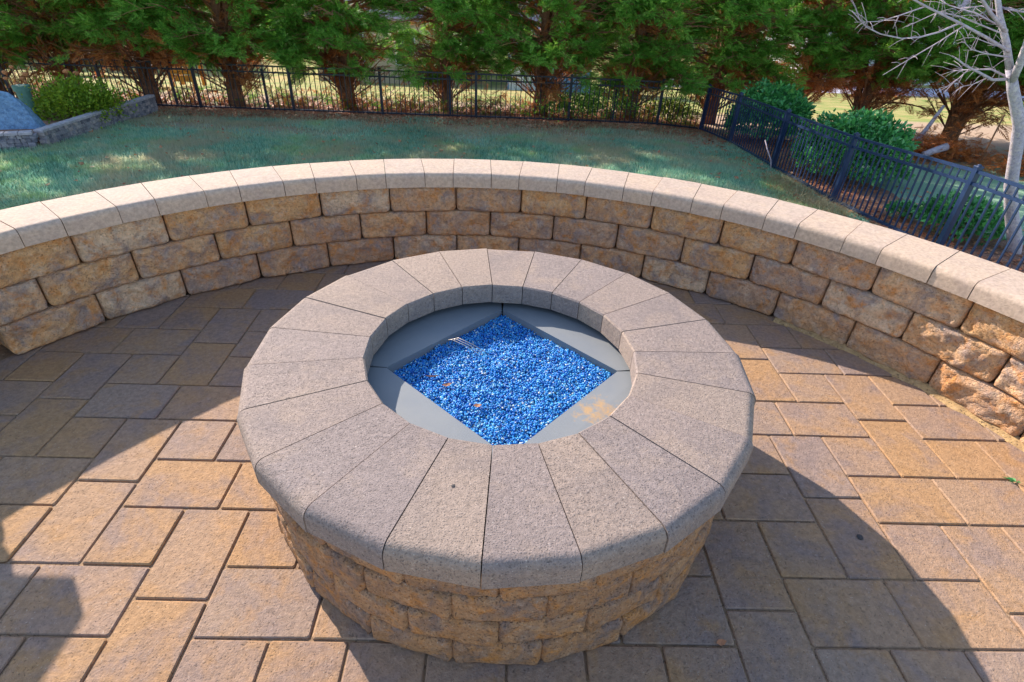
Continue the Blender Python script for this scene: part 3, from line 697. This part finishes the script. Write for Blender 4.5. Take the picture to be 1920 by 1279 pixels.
row = [(-128, 131, 1, 'cypress tree at the far left end of the row, cut by the picture edge'),
       (-106, 131, 0, 'cypress tree behind the boulder and the green post at the far left'),
       (-88, 131.5, 1, 'cypress tree above the yellow-green shrub in the stone bed'),
       (-71, 131, 3, 'thin-crowned cypress tree above the far end of the low grey stone wall'),
       (-51.5, 131.5, 1, 'cypress tree with a broad dark trunk and rusty dead inner boughs'),
       (-25.6, 133.5, 2, 'bushy cypress tree with foliage down to the fence, right of the broad dark trunk'),
       (-2.5, 135, 0, 'cypress tree with a dark trunk just left of the blue house gap'),
       (20.5, 134, 1, 'cypress tree with two reddish stems in front of the blue house'),
       (42, 132.5, 0, 'dense cypress tree with shrubby foliage behind the rear fence, near its right end'),
       (63, 137, 0, 'cypress tree whose bright green boughs hang over the fence corner'),
       (87, 143, 3, 'cypress tree with bare brown limbs behind the left round bush'),
       (100.5, 136, 4, 'cypress tree with a tangle of dead branches between the two round bushes'),
       (115, 123, 4, 'cypress tree with a dark trunk behind the leaning pole and red brush pile'),
       (124, 106, 3, 'cypress tree at the right edge, behind the pale bare tree'),
       (133, 86, 4, 'cypress tree mostly outside the right edge of the picture')]
for i, (x, y, k, lb) in enumerate(row):
    t = thing('cypress_tree', (x, y, g1(x, y)), lb, 'tree', 'cypress trees in the row behind the fence', rz=0.75 * math.sin(i * 2.39))
    s_ = [1.0, 0.93, 1.08, 0.97, 1.04][i % 5]; t.scale = (s_, s_, s_)
    for me in KA[k]: obj(me.name.split('.')[0], me, t)

# ------------------------------------------------------------------ broad-leaved bushes
def bush(name, x, y, rx, ry, h, nleaf, ls, mat, label, cat='bush', seed=0, group=None, stems=True, z0=0.8, loose=0.0):
    t = thing(name, (x, y, g1(x, y)), label, cat, group); n = nleaf
    u = rs.normal(0, 1, (n, 3)); u /= np.linalg.norm(u, axis=1)[:, None]; u[:, 2] = np.abs(u[:, 2]) * 1.0 - 0.32 * (rs.uniform(0, 1, n) < 0.5)
    rad = np.where(rs.uniform(0, 1, n) < 0.75, rs.uniform(0.82, 1.0, n), rs.uniform(0.4, 0.9, n)); rad = np.where(rs.uniform(0, 1, n) < 0.05 + loose, rad * rs.uniform(1.02, 1.14 + loose * 1.5, n), rad)
    lump = np.array([1 + (0.2 + loose) * noise.noise((a * 2.6 + seed, b * 2.6, c * 2.6)) + 0.07 * noise.noise((a * 7 + seed, b * 7, c * 7)) for a, b, c in u.tolist()])
    P = u * (rad * lump)[:, None] * np.array([rx, ry, h * 0.62]); P[:, 2] += h * 0.42; P[:, 2] = np.maximum(P[:, 2], z0 + rs.uniform(0, 1, n))
    q = np.array([(0, 0, 0), (0.45, -0.27, 0.05), (1, 0, -0.08), (0.45, 0.27, 0.05)]) * ls
    dirs = u * 0.6 + rs.normal(0, 0.6, (n, 3)) + np.array([0, 0, 0.25]); R = orient(dirs, rs.normal(0, 0.9, n))
    Vv = np.einsum('pi,nij->npj', q, R) * rs.uniform(0.7, 1.25, n)[:, None, None] + P[:, None]
    f = np.array([(0, 1, 3), (1, 2, 3)]); Ff = (f[None] + 4 * np.arange(n)[:, None, None]).reshape(-1, 3)
    obj('foliage', fast('foliage', Vv.reshape(-1, 3), Ff, mat), t)
    st = []
    r = random.Random(seed)
    for k in range(9):
        a = r.uniform(0, 2 * PI); d = Vector((math.cos(a) * rx * 0.7, math.sin(a) * ry * 0.7, h * 0.75)); st.append(tube([(0, 0, -0.3), d * 0.4 + Vector((0, 0, 0.4)), d], [0.16, 0.12, 0.04], 5))
    obj('stems', mesh('stems', *join(st), TWIG, True), t)
    return t
bush('round_bush', 69.0, 116.5, 8.2, 7.4, 10.8, 9000, 0.95, LAUREL, 'round glossy evergreen bush behind the side fence, the farther and smaller-looking of the two', seed=3)
bush('round_bush', 70.8, 85.8, 8.8, 8.4, 10.0, 9500, 0.9, LAUREL, 'round glossy evergreen bush behind the side fence, the nearer and brighter of the two', seed=8)
bush('low_bush', 68.5, 55.5, 4.6, 4.4, 4.6, 2200, 0.75, LAUREL, 'low leafy green plant behind the side fence near the pale trunk', seed=12)
bush('low_bush', 66.2, 62.5, 2.0, 2.0, 2.2, 500, 0.65, LAUREL, 'small ground-hugging green plant behind the side fence, left of the low leafy one', seed=15)
bush('yellow_green_shrub', -69.2, 103.5, 6.6, 6.0, 7.6, 6500, 0.62, YEW, 'yellow-green shrub growing in the raised stone bed', 'shrub', seed=21, loose=0.22)
for i, (x, y, s_, lb) in enumerate(((28, 130, 4.0, 'scrubby green undergrowth behind the rear fence, left half of the clump under the dense cypress'), (37, 131.5, 4.6, 'dark green undergrowth behind the rear fence, right half of the clump under the dense cypress'), (52, 133, 3.6, 'brownish-green scrub behind the rear fence, just left of the fence corner'))):
    bush('undergrowth', x, y, s_ * 1.5, s_, s_ * 1.5, 2400, 0.55, CYP if i != 2 else YEW, lb, 'undergrowth', seed=30 + i, loose=0.4)
# rusty heaps of dead conifer brush on the right
def heap(x, y, rx, ry, h, n, label):
    u = rs.normal(0, 1, (n, 2)) * 0.5; P = np.stack([u[:, 0] * rx, u[:, 1] * ry, np.abs(rs.normal(0, 0.5, n)) * h * np.exp(-(u ** 2).sum(1))], -1)
    Vv = sprays(P, rs.normal(0, 1, (n, 3)) * np.array([1, 1, 0.5]), rs.uniform(0.35, 0.7, n))
    tag(obj('brush_pile', fast('brush_pile', Vv, np.arange(len(Vv)).reshape(-1, 3), DEAD), None, (x, y, g1(x, y) + 0.2)), label, 'brush pile', kind='stuff')
heap(99, 104, 13, 7, 5.5, 900, 'rust-red pile of dead conifer brush at the right, below the bright yard')
heap(84, 108, 9, 6, 7.0, 760, 'rust-red dead brush between the two round bushes')
heap(110, 92, 8, 5, 4.5, 380, 'rust-red dead brush at the right edge beside the pale trunk')
lx, ly = 99.0, 112.0
tag(obj('leaning_pole', mesh('leaning_pole', *tube([(0, 0, 0), (2.2, 0.5, 4.5), (4.0, 1.0, 9.0)], [0.55, 0.45, 0.3], 8), PTWIG, True), None, (lx, ly, g1(lx, ly))), 'bare grey-brown pole leaning at the foot of a cypress', 'pole')
lx, ly = 93.5, 100.0
tag(obj('cut_log', mesh('cut_log', *tube([(0, 0, 1.6), (2.4, 0.3, 2.5), (4.2, 0.4, 3.2)], [0.6, 0.65, 0.75], 9), PTWIG, True), None, (lx, ly, g1(lx, ly))), 'pale cut log lying beside the rust-red brush pile', 'log')
tag(obj('plant_stake', mesh('plant_stake', *tube([(0, 0, 0), (0.1, 0, 9.5)], [0.16, 0.14], 6), TWIG, True), None, (104.5, 99, g1(104.5, 99))), 'thin brown upright stake beside the rust-red brush pile', 'stake')
# grey twigs against the side fence
def twig(x, y, pts, rads, label, mat=PTWIG):
    tag(obj('fallen_branch', mesh('fallen_branch', *tube(pts, rads, 5), mat, True), None, (x, y, g1(x, y))), label, 'branch')
# tangle of dead twigs and rusty sprays at the feet of the trees behind the rear fence
n = 2600; X = rs.uniform(-118, 60, n); Y = 130 + np.abs(rs.normal(0, 5, n)); pn = np.array([noise.noise((x * 0.09, y * 0.1, 8)) for x, y in zip(X.tolist(), Y.tolist())]); ok = pn > -0.12; X = X[ok]; Y = Y[ok]; n = len(X)
P = np.stack([X, Y, gz(X, Y) + np.abs(rs.normal(0, 1.7, n)) + 0.2], -1)
Vv = sprays(P, rs.normal(0, 1, (n, 3)) * np.array([1, 1, 0.6]) + np.array([0, 0, 0.3]), rs.uniform(0.3, 0.75, n))
tag(obj('dead_brush', fast('dead_brush', Vv, np.arange(len(Vv)).reshape(-1, 3), DEAD)), 'rusty tangle of dead cypress brush along the feet of the trees behind the rear fence', 'brush', kind='stuff')
n = 1300; X = rs.uniform(-118, 60, n); Y = 130 + np.abs(rs.normal(0, 4, n)); P = np.stack([X, Y, gz(X, Y) + np.abs(rs.normal(0, 1.6, n)) + 0.2], -1)
Vv = sprays(P, rs.normal(0, 1, (n, 3)) * np.array([1, 1, 0.6]) + np.array([0, 0, 0.5]), rs.uniform(0.3, 0.7, n))
tag(obj('ivy_cover', fast('ivy_cover', Vv, np.arange(len(Vv)).reshape(-1, 3), CYP)), 'low dark green ground growth between the tree trunks behind the rear fence', 'ground cover', kind='stuff')
st = []
for i in range(420):
    x = rnd.uniform(-116, 60); y = 130 + abs(rnd.gauss(0, 4)); p = Vector((x, y, g1(x, y))); d = Vector((rnd.gauss(0, .6), rnd.gauss(0, .6), rnd.uniform(0.4, 1.2))) * rnd.uniform(3, 8); st.append(tube([p, p + d * 0.5 + Vector((rnd.gauss(0, .3), 0, .3)), p + d], [0.1, 0.07, 0.03], 3, False))
tag(obj('dead_twigs', mesh('dead_twigs', *join(st), TWIG)), 'thin brown dead twigs standing among the trunks behind the rear fence', 'twigs', kind='stuff')
twig(58.6, 93, [(0, 0, 4.6), (0.4, -1.2, 3.2), (0.9, -2.6, 1.8), (0.7, -4.2, 0.3)], [0.1, 0.12, 0.12, 0.1], 'thin pale branch leaning on the side fence, left of the farther round bush')
twig(64.5, 52.5, [(0, 0, 0.4), (1.5, 1.0, 1.6), (3.6, 2.2, 2.3), (6.0, 3.6, 3.6)], [0.12, 0.1, 0.07, 0.04], 'thin dry branch lying under the low green plant beyond the side fence')

# ------------------------------------------------------------------ bare pale tree on the right
LIMB = {
 't1': ([(60.8, 50, 8.1), (59.6, 50.5, 10.3), (58.2, 51, 12.4), (57.2, 52, 14.9), (56.5, 53, 22)], (0.34, 0.17)),
 't2': ([(61.6, 50, 7.0), (60.7, 49, 8.7), (59.4, 48, 11.4), (59.5, 47, 13.9), (61, 46, 20)], (0.4, 0.18)),
 'b1': ([(59.9, 50, 9.6), (56.7, 49.5, 10.7), (52.6, 48, 11.8), (48.5, 47, 12.9), (45.3, 46, 13.8), (42, 45, 15.5)], (0.3, 0.08)),
 'b2': ([(52.5, 48, 11.8), (50.3, 47, 11.1), (48.1, 46, 10.7), (45.9, 45, 10.6), (43.6, 44.5, 10.9), (41.9, 44, 11.4), (40, 43.5, 12.5)], (0.17, 0.07)),
 'b3': ([(59.1, 50.5, 11.2), (56.5, 50, 12.6), (53.9, 49, 14), (50, 48, 17)], (0.38, 0.15)),
 'b4': ([(61, 50, 7.2), (58.8, 49, 7.2), (56.4, 48, 7.9), (54.1, 47, 8.5), (52.1, 46, 9.2)], (0.32, 0.09)),
 'b5': ([(61.2, 50, 7.3), (59.8, 51, 7.9), (58.7, 52, 7.7), (57.5, 53, 7.4)], (0.24, 0.07)),
 'b6': ([(60.2, 50, 9.1), (57, 49, 9.4), (54.6, 48, 9.8), (53, 47, 10.4)], (0.16, 0.05)),
 'b7': ([(59.8, 50, 9.8), (57.4, 49.5, 10.2), (55.1, 49, 10.7)], (0.14, 0.05)),
 'b8': ([(53, 48, 11.6), (51, 47.5, 10.3), (48.4, 47, 8.7), (46.4, 46.5, 7.5)], (0.12, 0.05)),
 'b9': ([(48.2, 47, 13), (45.7, 46, 12.3), (43.5, 45, 11.8), (40.8, 44, 11.7)], (0.12, 0.04)),
 'b10': ([(58.6, 50, 11.4), (56.6, 52, 12.5), (55, 54, 13), (54.1, 55, 13.6)], (0.16, 0.07)),
 'b11': ([(54.9, 47.5, 8.2), (53.9, 47, 7.4), (52.9, 46.5, 6.8)], (0.09, 0.04)),
 'b12': ([(58.1, 49, 7.3), (56.7, 48.5, 6.8), (55.2, 48, 6.6)], (0.1, 0.04)),
 'b13': ([(58.2, 50, 11.1), (53, 49, 12.3), (50.2, 48, 12.6), (47.2, 47, 11.4)], (0.14, 0.05)),
 'b14': ([(58, 51.5, 12.8), (57.5, 53, 13.1), (56.2, 54, 12.8)], (0.14, 0.06)),
 'b15': ([(58.1, 51.5, 13.1), (58.9, 50, 12.9), (60.2, 49, 12.8), (64, 48, 14)], (0.22, 0.1))}
bx, by = 71.8, 50.0; bz = g1(bx, by)
bt = thing('bare_tree', (bx, by, bz), 'pale-barked bare tree behind the side fence at the right edge, its twigs reaching left', 'tree')
L0 = lambda pts: [(x - bx, y - by, z - bz) for x, y, z in pts]
obj('trunk', mesh('trunk', *tube(L0([(72.4, 50, bz - 1.5), (71.2, 50, -9.5), (69.0, 50, -6.3), (67.2, 50, -3.2), (66.1, 50, -0.5), (64.7, 50, 3), (62.2, 50, 6.2), (60.8, 50, 8.2)]), [0.82, 0.72, 0.64, 0.6, 0.56, 0.58, 0.5, 0.4], 12), PALE, True), bt)
for k, (pts, (r0, r1)) in LIMB.items():
    m_ = len(pts); rad = [r0 + (r1 - r0) * i / (m_ - 1) for i in range(m_)]
    if k in ('t1', 't2'): obj('limb', mesh('limb', *tube(L0(pts), rad, 9), PALE, True), bt)
    else:
        st = [tube(L0(pts), [q * 0.5 for q in rad], 6)]; r = random.Random(hash(k) % 97 if False else sum(map(ord, k)))
        for j in range(4 * (m_ - 1)):
            i = r.randrange(m_ - 1); p = Vector(pts[i]).lerp(Vector(pts[i + 1]), r.random()); d = (Vector(pts[i + 1]) - Vector(pts[i])).normalized()
            d2 = (d + Vector((r.gauss(0, .5), r.gauss(0, .5), r.gauss(0.1, .6)))).normalized(); l = r.uniform(0.5, 2.2)
            st.append(tube(L0([p, p + d2 * l * 0.5 + Vector((0, 0, 0.1)), p + d2 * l]), [0.03, 0.02, 0.012], 4))
        obj('branch', mesh('branch', *join(st), PTWIG, True), bt)

# ------------------------------------------------------------------ raised stone bed at the left
bed = thing('stone_bed_wall', (-64.2, 84.7, g1(-64.2, 84.7)), 'low angled garden wall of small grey stacked stones, left side of the lawn', 'wall')
bz0 = Vector((-64.2, 84.7, g1(-64.2, 84.7)))
brick_m = [mesh('brick', *box(-0.5 + 0.02, 0.5 - 0.02, -0.6, 0.6, 0.02, 0.58, 0.06), BEDM), mesh('brick', *box(-0.36 + 0.02, 0.36 - 0.02, -0.6, 0.6, 0.02, 0.58, 0.06), BEDM)]
capm = mesh('coping_stone', *box(-0.88, 0.88, -0.75, 0.75, 0, 0.42, 0.08), BEDCAP)
def bedrun(p, q, rows=4, za=0.0, zb=0.0):
    p = Vector(p); q = Vector(q); d = q - p; L = d.length; e = d / L; ang = math.atan2(d.y, d.x); nb = 0
    for r in range(rows):
        s = 0.5 if r % 2 else 0.25
        while s < L - 0.3:
            k = rnd.random() < 0.4; wv = 0.72 if k else 1.0
            c = p + e * (s + wv / 2 - 0.25); nn = Vector((-e.y, e.x)) * rnd.uniform(-0.07, 0.07)
            obj('brick', brick_m[k], bed, (c.x + nn.x - bz0.x, c.y + nn.y - bz0.y, g1(c.x, c.y) - bz0.z - 0.1 + za + (zb - za) * s / L + r * 0.6), ang + rnd.gauss(0, 0.03)); s += wv; nb += 1
    s = 0.7
    while s < L:
        c = p + e * s; obj('coping_stone', capm, bed, (c.x - bz0.x, c.y - bz0.y, g1(c.x, c.y) - bz0.z - 0.1 + za + (zb - za) * s / L + rows * 0.6), ang + rnd.gauss(0, 0.015)); s += 1.8
    return nb
bedrun((-64.0, 85.0), (-65.0, 121.0), 5, -0.5, 0.2); bedrun((-77.0, 77.6), (-64.3, 84.3), 4)
# the soil of the bed
bp_ = [(-65.2, 85.6), (-66.8, 121), (-104, 121), (-104, 66), (-77.5, 78.2)]
V = [(x, y, g1(x, y) + 1.9) for x, y in bp_]; V += [(x, y, g1(x, y) - 1) for x, y in bp_]; n = len(bp_)
tag(obj('bed_soil', mesh('bed_soil', V, [tuple(range(n))] + [(i, (i + 1) % n, n + (i + 1) % n, n + i) for i in range(n)], MULCH)), kind='structure')
# boulder
bo = [(-3.6, -0.6, 0), (3.9, -0.9, 0), (4.1, 1.5, 0), (-3.4, 1.6, 0), (-3.7, 0.3, 3.4), (2.6, 0.1, 3.2), (2.7, 1.7, 3.0), (-3.3, 1.9, 3.2), (-3.4, 1.0, 5.4), (-1.0, 0.9, 6.1), (0.9, 1.0, 5.6), (0.8, 1.9, 5.2), (-1.2, 2.0, 5.7), (-3.2, 1.9, 5.0)]
import bmesh
bm = bmesh.new(); vs = [bm.verts.new(Vector(v) * U) for v in bo]; bmesh.ops.convex_hull(bm, input=vs); bmesh.ops.subdivide_edges(bm, edges=bm.edges[:], cuts=3, use_grid_fill=True)
for v in bm.verts:
    q = v.co * 9; v.co += Vector((noise.noise(q), noise.noise(q + Vector((9, 1, 2))), noise.noise(q + Vector((3, 7, 2))))) * 0.02
me = bpy.data.meshes.new('boulder'); bm.to_mesh(me); bm.free(); me.materials.append(ROCKM)
tag(obj('boulder', me, None, (-71.4, 89.5, g1(-71.4, 89.5) + 1.8), 0.35), 'large blue-grey slab of rock standing in the stone bed', 'boulder')
TEAL = plain('weathered_green_plastic', (0.10, 0.22, 0.17), 0.6, var=0.2)
tag(obj('utility_post', mesh('utility_post', *join([tube([(0, 0, 0), (0, 0, 5.6)], [0.95, 1.05], 16), tube([(0, 0, 5.6), (0, 0, 6.5)], [1.3, 1.35], 16)]), TEAL), None, (-75.0, 99.0, g1(-76.6, 99) + 1.0)), 'weathered green round utility post behind the boulder', 'post')
hyd = thing('dried_hydrangea', (-78, 106, g1(-78, 106) + 1.9), 'dried hydrangea with round orange-brown flower heads behind the boulder', 'shrub')
HEADM = plain('dried_flower', (0.52, 0.20, 0.08), 0.9, var=0.4, scale=60, bump=1.0)
bm = bmesh.new(); bmesh.ops.create_icosphere(bm, subdivisions=2, radius=0.42 * U)
for v in bm.verts: v.co *= 1 + 0.4 * noise.noise(v.co * 90)
hm = bpy.data.meshes.new('flower_head'); bm.to_mesh(hm); bm.free(); hm.materials.append(HEADM)
st = []; r = random.Random(4)
for i in range(24):
    p = Vector((r.uniform(-11, 9), r.uniform(-4, 3), r.uniform(3.0, 8.0))); h_ = obj('flower_head', hm, hyd, p); q = r.uniform(0.8, 1.25); h_.scale = (q, q, q * 0.8)
    st.append(tube([(p.x * 0.6, p.y * 0.6, 0), (p.x * 0.85, p.y * 0.85, p.z * 0.5), p], [0.1, 0.08, 0.05], 5))
obj('stems', mesh('stems', *join(st), TWIG), hyd)

# ------------------------------------------------------------------ neighbours' buildings and yard things beyond the trees
TAN = plain('tan_siding', (0.52, 0.42, 0.30), 0.9, var=0.06); ROOFM = plain('mauve_shingle', (0.36, 0.29, 0.31), 0.95, var=0.15); WHITE = plain('white_trim', (0.75, 0.76, 0.8), 0.7, var=0.05)
BLUE = plain('blue_siding', (0.16, 0.30, 0.52), 0.8, var=0.08); DARKW = plain('window_glass', (0.03, 0.05, 0.09), 0.1, var=0.1)
def house(x, y, w_, d_, h, rh, wallm, label, wins, name='house', over=2.0):
    zb = g1(x, y) - 2; t = thing(name, (x, y, zb), label, 'house')
    obj('wall', mesh('wall', *box(-w_ / 2, w_ / 2, 0, d_, 0, h), wallm), t)
    V = [(-w_ / 2 - over, -over, h - .3), (w_ / 2 + over, -over, h - .3), (w_ / 2 + over, d_ + over, h - .3), (-w_ / 2 - over, d_ + over, h - .3), (-w_ / 2 - over, d_ / 2, h + rh), (w_ / 2 + over, d_ / 2, h + rh)]
    V += [(v[0], v[1], v[2] + 0.8) for v in V]
    F = [(0, 4, 5, 1), (2, 5, 4, 3), (6, 7, 11, 10), (8, 9, 10, 11), (0, 1, 7, 6), (2, 3, 9, 8), (0, 6, 10, 4), (4, 10, 9, 3), (1, 5, 11, 7), (5, 2, 8, 11)]
    obj('roof', mesh('roof', V, F, ROOFM), t)
    gab = [(sx * w_ / 2, 0, h - 0.2) for sx in (-1, 1)] + [(sx * w_ / 2, d_, h - 0.2) for sx in (-1, 1)] + [(sx * w_ / 2, d_ / 2, h + rh * 0.93) for sx in (-1, 1)]
    obj('gable', mesh('gable', gab, [(0, 2, 4), (1, 5, 3)], wallm), t)
    for (wx, wz, ww, wh, kind) in wins:
        fr = obj('window' if kind == 'w' else 'garage_door', mesh('window_frame', *box(wx - ww / 2 - .5, wx + ww / 2 + .5, -0.35, -0.02, wz - .5, wz + wh + .5), WHITE), t)
        if kind == 'w': obj('pane', mesh('pane', *box(wx - ww / 2, wx + ww / 2, -0.5, -0.36, wz, wz + wh), DARKW), fr)
        else:
            for k in range(4): obj('panel', mesh('panel', *box(wx - ww / 2, wx + ww / 2, -0.5, -0.36, wz + wh * k / 4 + .1, wz + wh * (k + 1) / 4 - .1), WHITE), fr)
house(-38, 262, 66, 60, 27, 22, TAN, 'tan-walled house beyond the trees, seen left of the blue one', [(-16, 10, 8, 12, 'w'), (6, 10, 8, 12, 'w'), (24, 10, 8, 12, 'w')])
house(30, 240, 34, 50, 24, 20, BLUE, 'blue-sided house with white trim glimpsed between the two reddish stems', [(-9, 0.5, 14, 14, 'd'), (10, 9, 7, 10, 'w')])
house(-205, 300, 90, 70, 30, 30, TAN, 'house with a mauve shingle roof beyond the trees at the far left', [(-20, 10, 8, 12, 'w'), (10, 10, 8, 12, 'w'), (30, 10, 8, 12, 'w')])
house(225, 330, 100, 70, 32, 26, WHITE, 'pale house beyond the trees at the right', [(-30, 10, 9, 12, 'w'), (-5, 10, 9, 12, 'w'), (25, 10, 9, 12, 'w')])
V, F = grid(60, 420, 292, 318, 30, 3, dz=0.08); tag(obj('road', fast('road', V, F, plain('pale_road', (0.42, 0.4, 0.46), 0.9, var=0.05))), kind='structure')
ORW = plain('orange_wood', (0.55, 0.24, 0.05), 0.7, var=0.2)
ox, oy = -86, 178
ps = thing('wooden_playhouse', (ox, oy, g1(ox, oy)), 'orange-stained wooden play frame seen through the rear fence at the left', 'play frame')
for sx in (-3.4, 3.4):
    for sy in (-3, 3): obj('post', mesh('post', *box(sx - .5, sx + .5, sy - .5, sy + .5, 0, 13), ORW), ps)
for k in range(5): obj('plank', mesh('plank', *box(-3.6, 3.6, -3.7, -3.5, 2 + k * 2.1, 3.8 + k * 2.1), ORW), ps)
obj('roof', mesh('roof', [(-4.5, -4.5, 12.6), (4.5, -4.5, 12.6), (4.5, 4.5, 12.6), (-4.5, 4.5, 12.6), (0, 0, 17)], [(0, 1, 4), (1, 2, 4), (2, 3, 4), (3, 0, 4), (3, 2, 1, 0)], ORW), ps)
# sunlit trees and woods in the far distance
FARL = leafy('far_tree_leaf', [(0, (0.10, 0.09, 0.04)), (0.5, (0.22, 0.16, 0.07)), (1, (0.3, 0.26, 0.1))], 0.3, big=0.3)
for i, (x, y, s_, lb) in enumerate(((-150, 232, 13, 'yellow-green shrub in the sunny yard behind the trees, left of the wooden play frame'), (66, 250, 12, 'golden shrub in the sunny yard right of the blue house'), (120, 262, 14, 'olive shrub in the far yard between the farther round bush and the road'))):
    bush('yard_shrub', x, y, s_, s_, s_ * 1.2, 2500, 2.4, FARL, lb, 'shrub', seed=50 + i)
def farwoods():
    n = 16000; X = rs.uniform(-1100, 1100, n); Y = rs.uniform(560, 640, n); Z = g1(0, 400) + rs.uniform(0, 1, n) ** 0.8 * (130 + 50 * np.sin(X * 0.021) + 25 * np.sin(X * 0.08))
    Vv = sprays(np.stack([X, Y, Z], -1), rs.normal(0, 1, (n, 3)), rs.uniform(4, 8, n))
    tag(obj('far_woods', fast('far_woods', Vv, np.arange(len(Vv)).reshape(-1, 3), FARL)), 'far wood beyond the neighbouring houses', 'woods', kind='stuff')
farwoods()

# ------------------------------------------------------------------ small things on the patio
V = []; F = []
for i in range(90):
    a = 8 + i * 0.45; wv = 0.16 + 0.34 * max(0.0, noise.noise((a * 0.35, 2, 5)) + 0.35) + 0.1 * noise.noise((a * 2.1, 0, 1))
    for rr2, z in ((22.62, 0.16), (22.32, 0.09), (22.3 - wv * 0.55, -0.02)): V.append((rr2 * math.cos(math.radians(a)), rr2 * math.sin(math.radians(a)), z))
    if i: F += [(3 * i - 3 + k, 3 * i + k, 3 * i + k + 1, 3 * i - 2 + k) for k in range(2)]
tag(obj('sand_drift', mesh('sand_drift', V, F, stone('golden_sand', [(0.42, 0.27, 0.12)], (0.28, 0.17, 0.08), (0.5, 0.33, 0.16), blotch=14, speck=0.7, bump=1.0, fine=110), True), None, (WC.x, WC.y, 0)), kind='structure')
def sprig(x, y):
    P = []
    for i, (a, l) in enumerate(((2.6, 0.42), (2.2, 0.3), (3.1, 0.28), (1.6, 0.2), (-0.4, 0.15))):
        c, s = math.cos(a), math.sin(a); P.append(([(0, 0, 0), (c * l * .5 - s * .04, s * l * .5 + c * .04, .05), (c * l, s * l, .02), (c * l * .5 + s * .04, s * l * .5 - c * .04, .05)], [(0, 1, 2), (0, 2, 3)]))
    return join(P)
q = [(1905, 905)]
tag(obj('green_sprig', mesh('green_sprig', *sprig(0, 0), LAUREL), None, (30.0, 3.87, 0.03)), 'tiny green sprig on a paver at the right edge', 'sprig')
DK = plain('dark_gum', (0.05, 0.045, 0.045), 0.8)
def blob(x, y, z, r0, label, name='pebble'):
    bm = bmesh.new(); bmesh.ops.create_icosphere(bm, subdivisions=2, radius=r0 * U)
    for v in bm.verts: v.co.z *= 0.35; v.co *= 1 + 0.3 * noise.noise(v.co * 300)
    me = bpy.data.meshes.new(name); bm.to_mesh(me); bm.free(); me.materials.append(DK)
    tag(obj(name, me, None, (x, y, z)), label, 'pebble')
blob(10.63, -0.83, 4.505, 0.05, 'tiny dark speck of stone on the near rim of the fire pit')
blob(23.09, 1.44, 0.01, 0.1, 'tiny dark pebble on a shaded paver right of the fire pit')
tag(obj('dry_leaf', mesh('dry_leaf', *leafquad(0, 0, 0, 0.3, 0.16, 0.2), BL), None, (17.6, -1.93, 0.02)), 'small orange-brown leaf in a paver joint right of the fire pit foot', 'leaf')
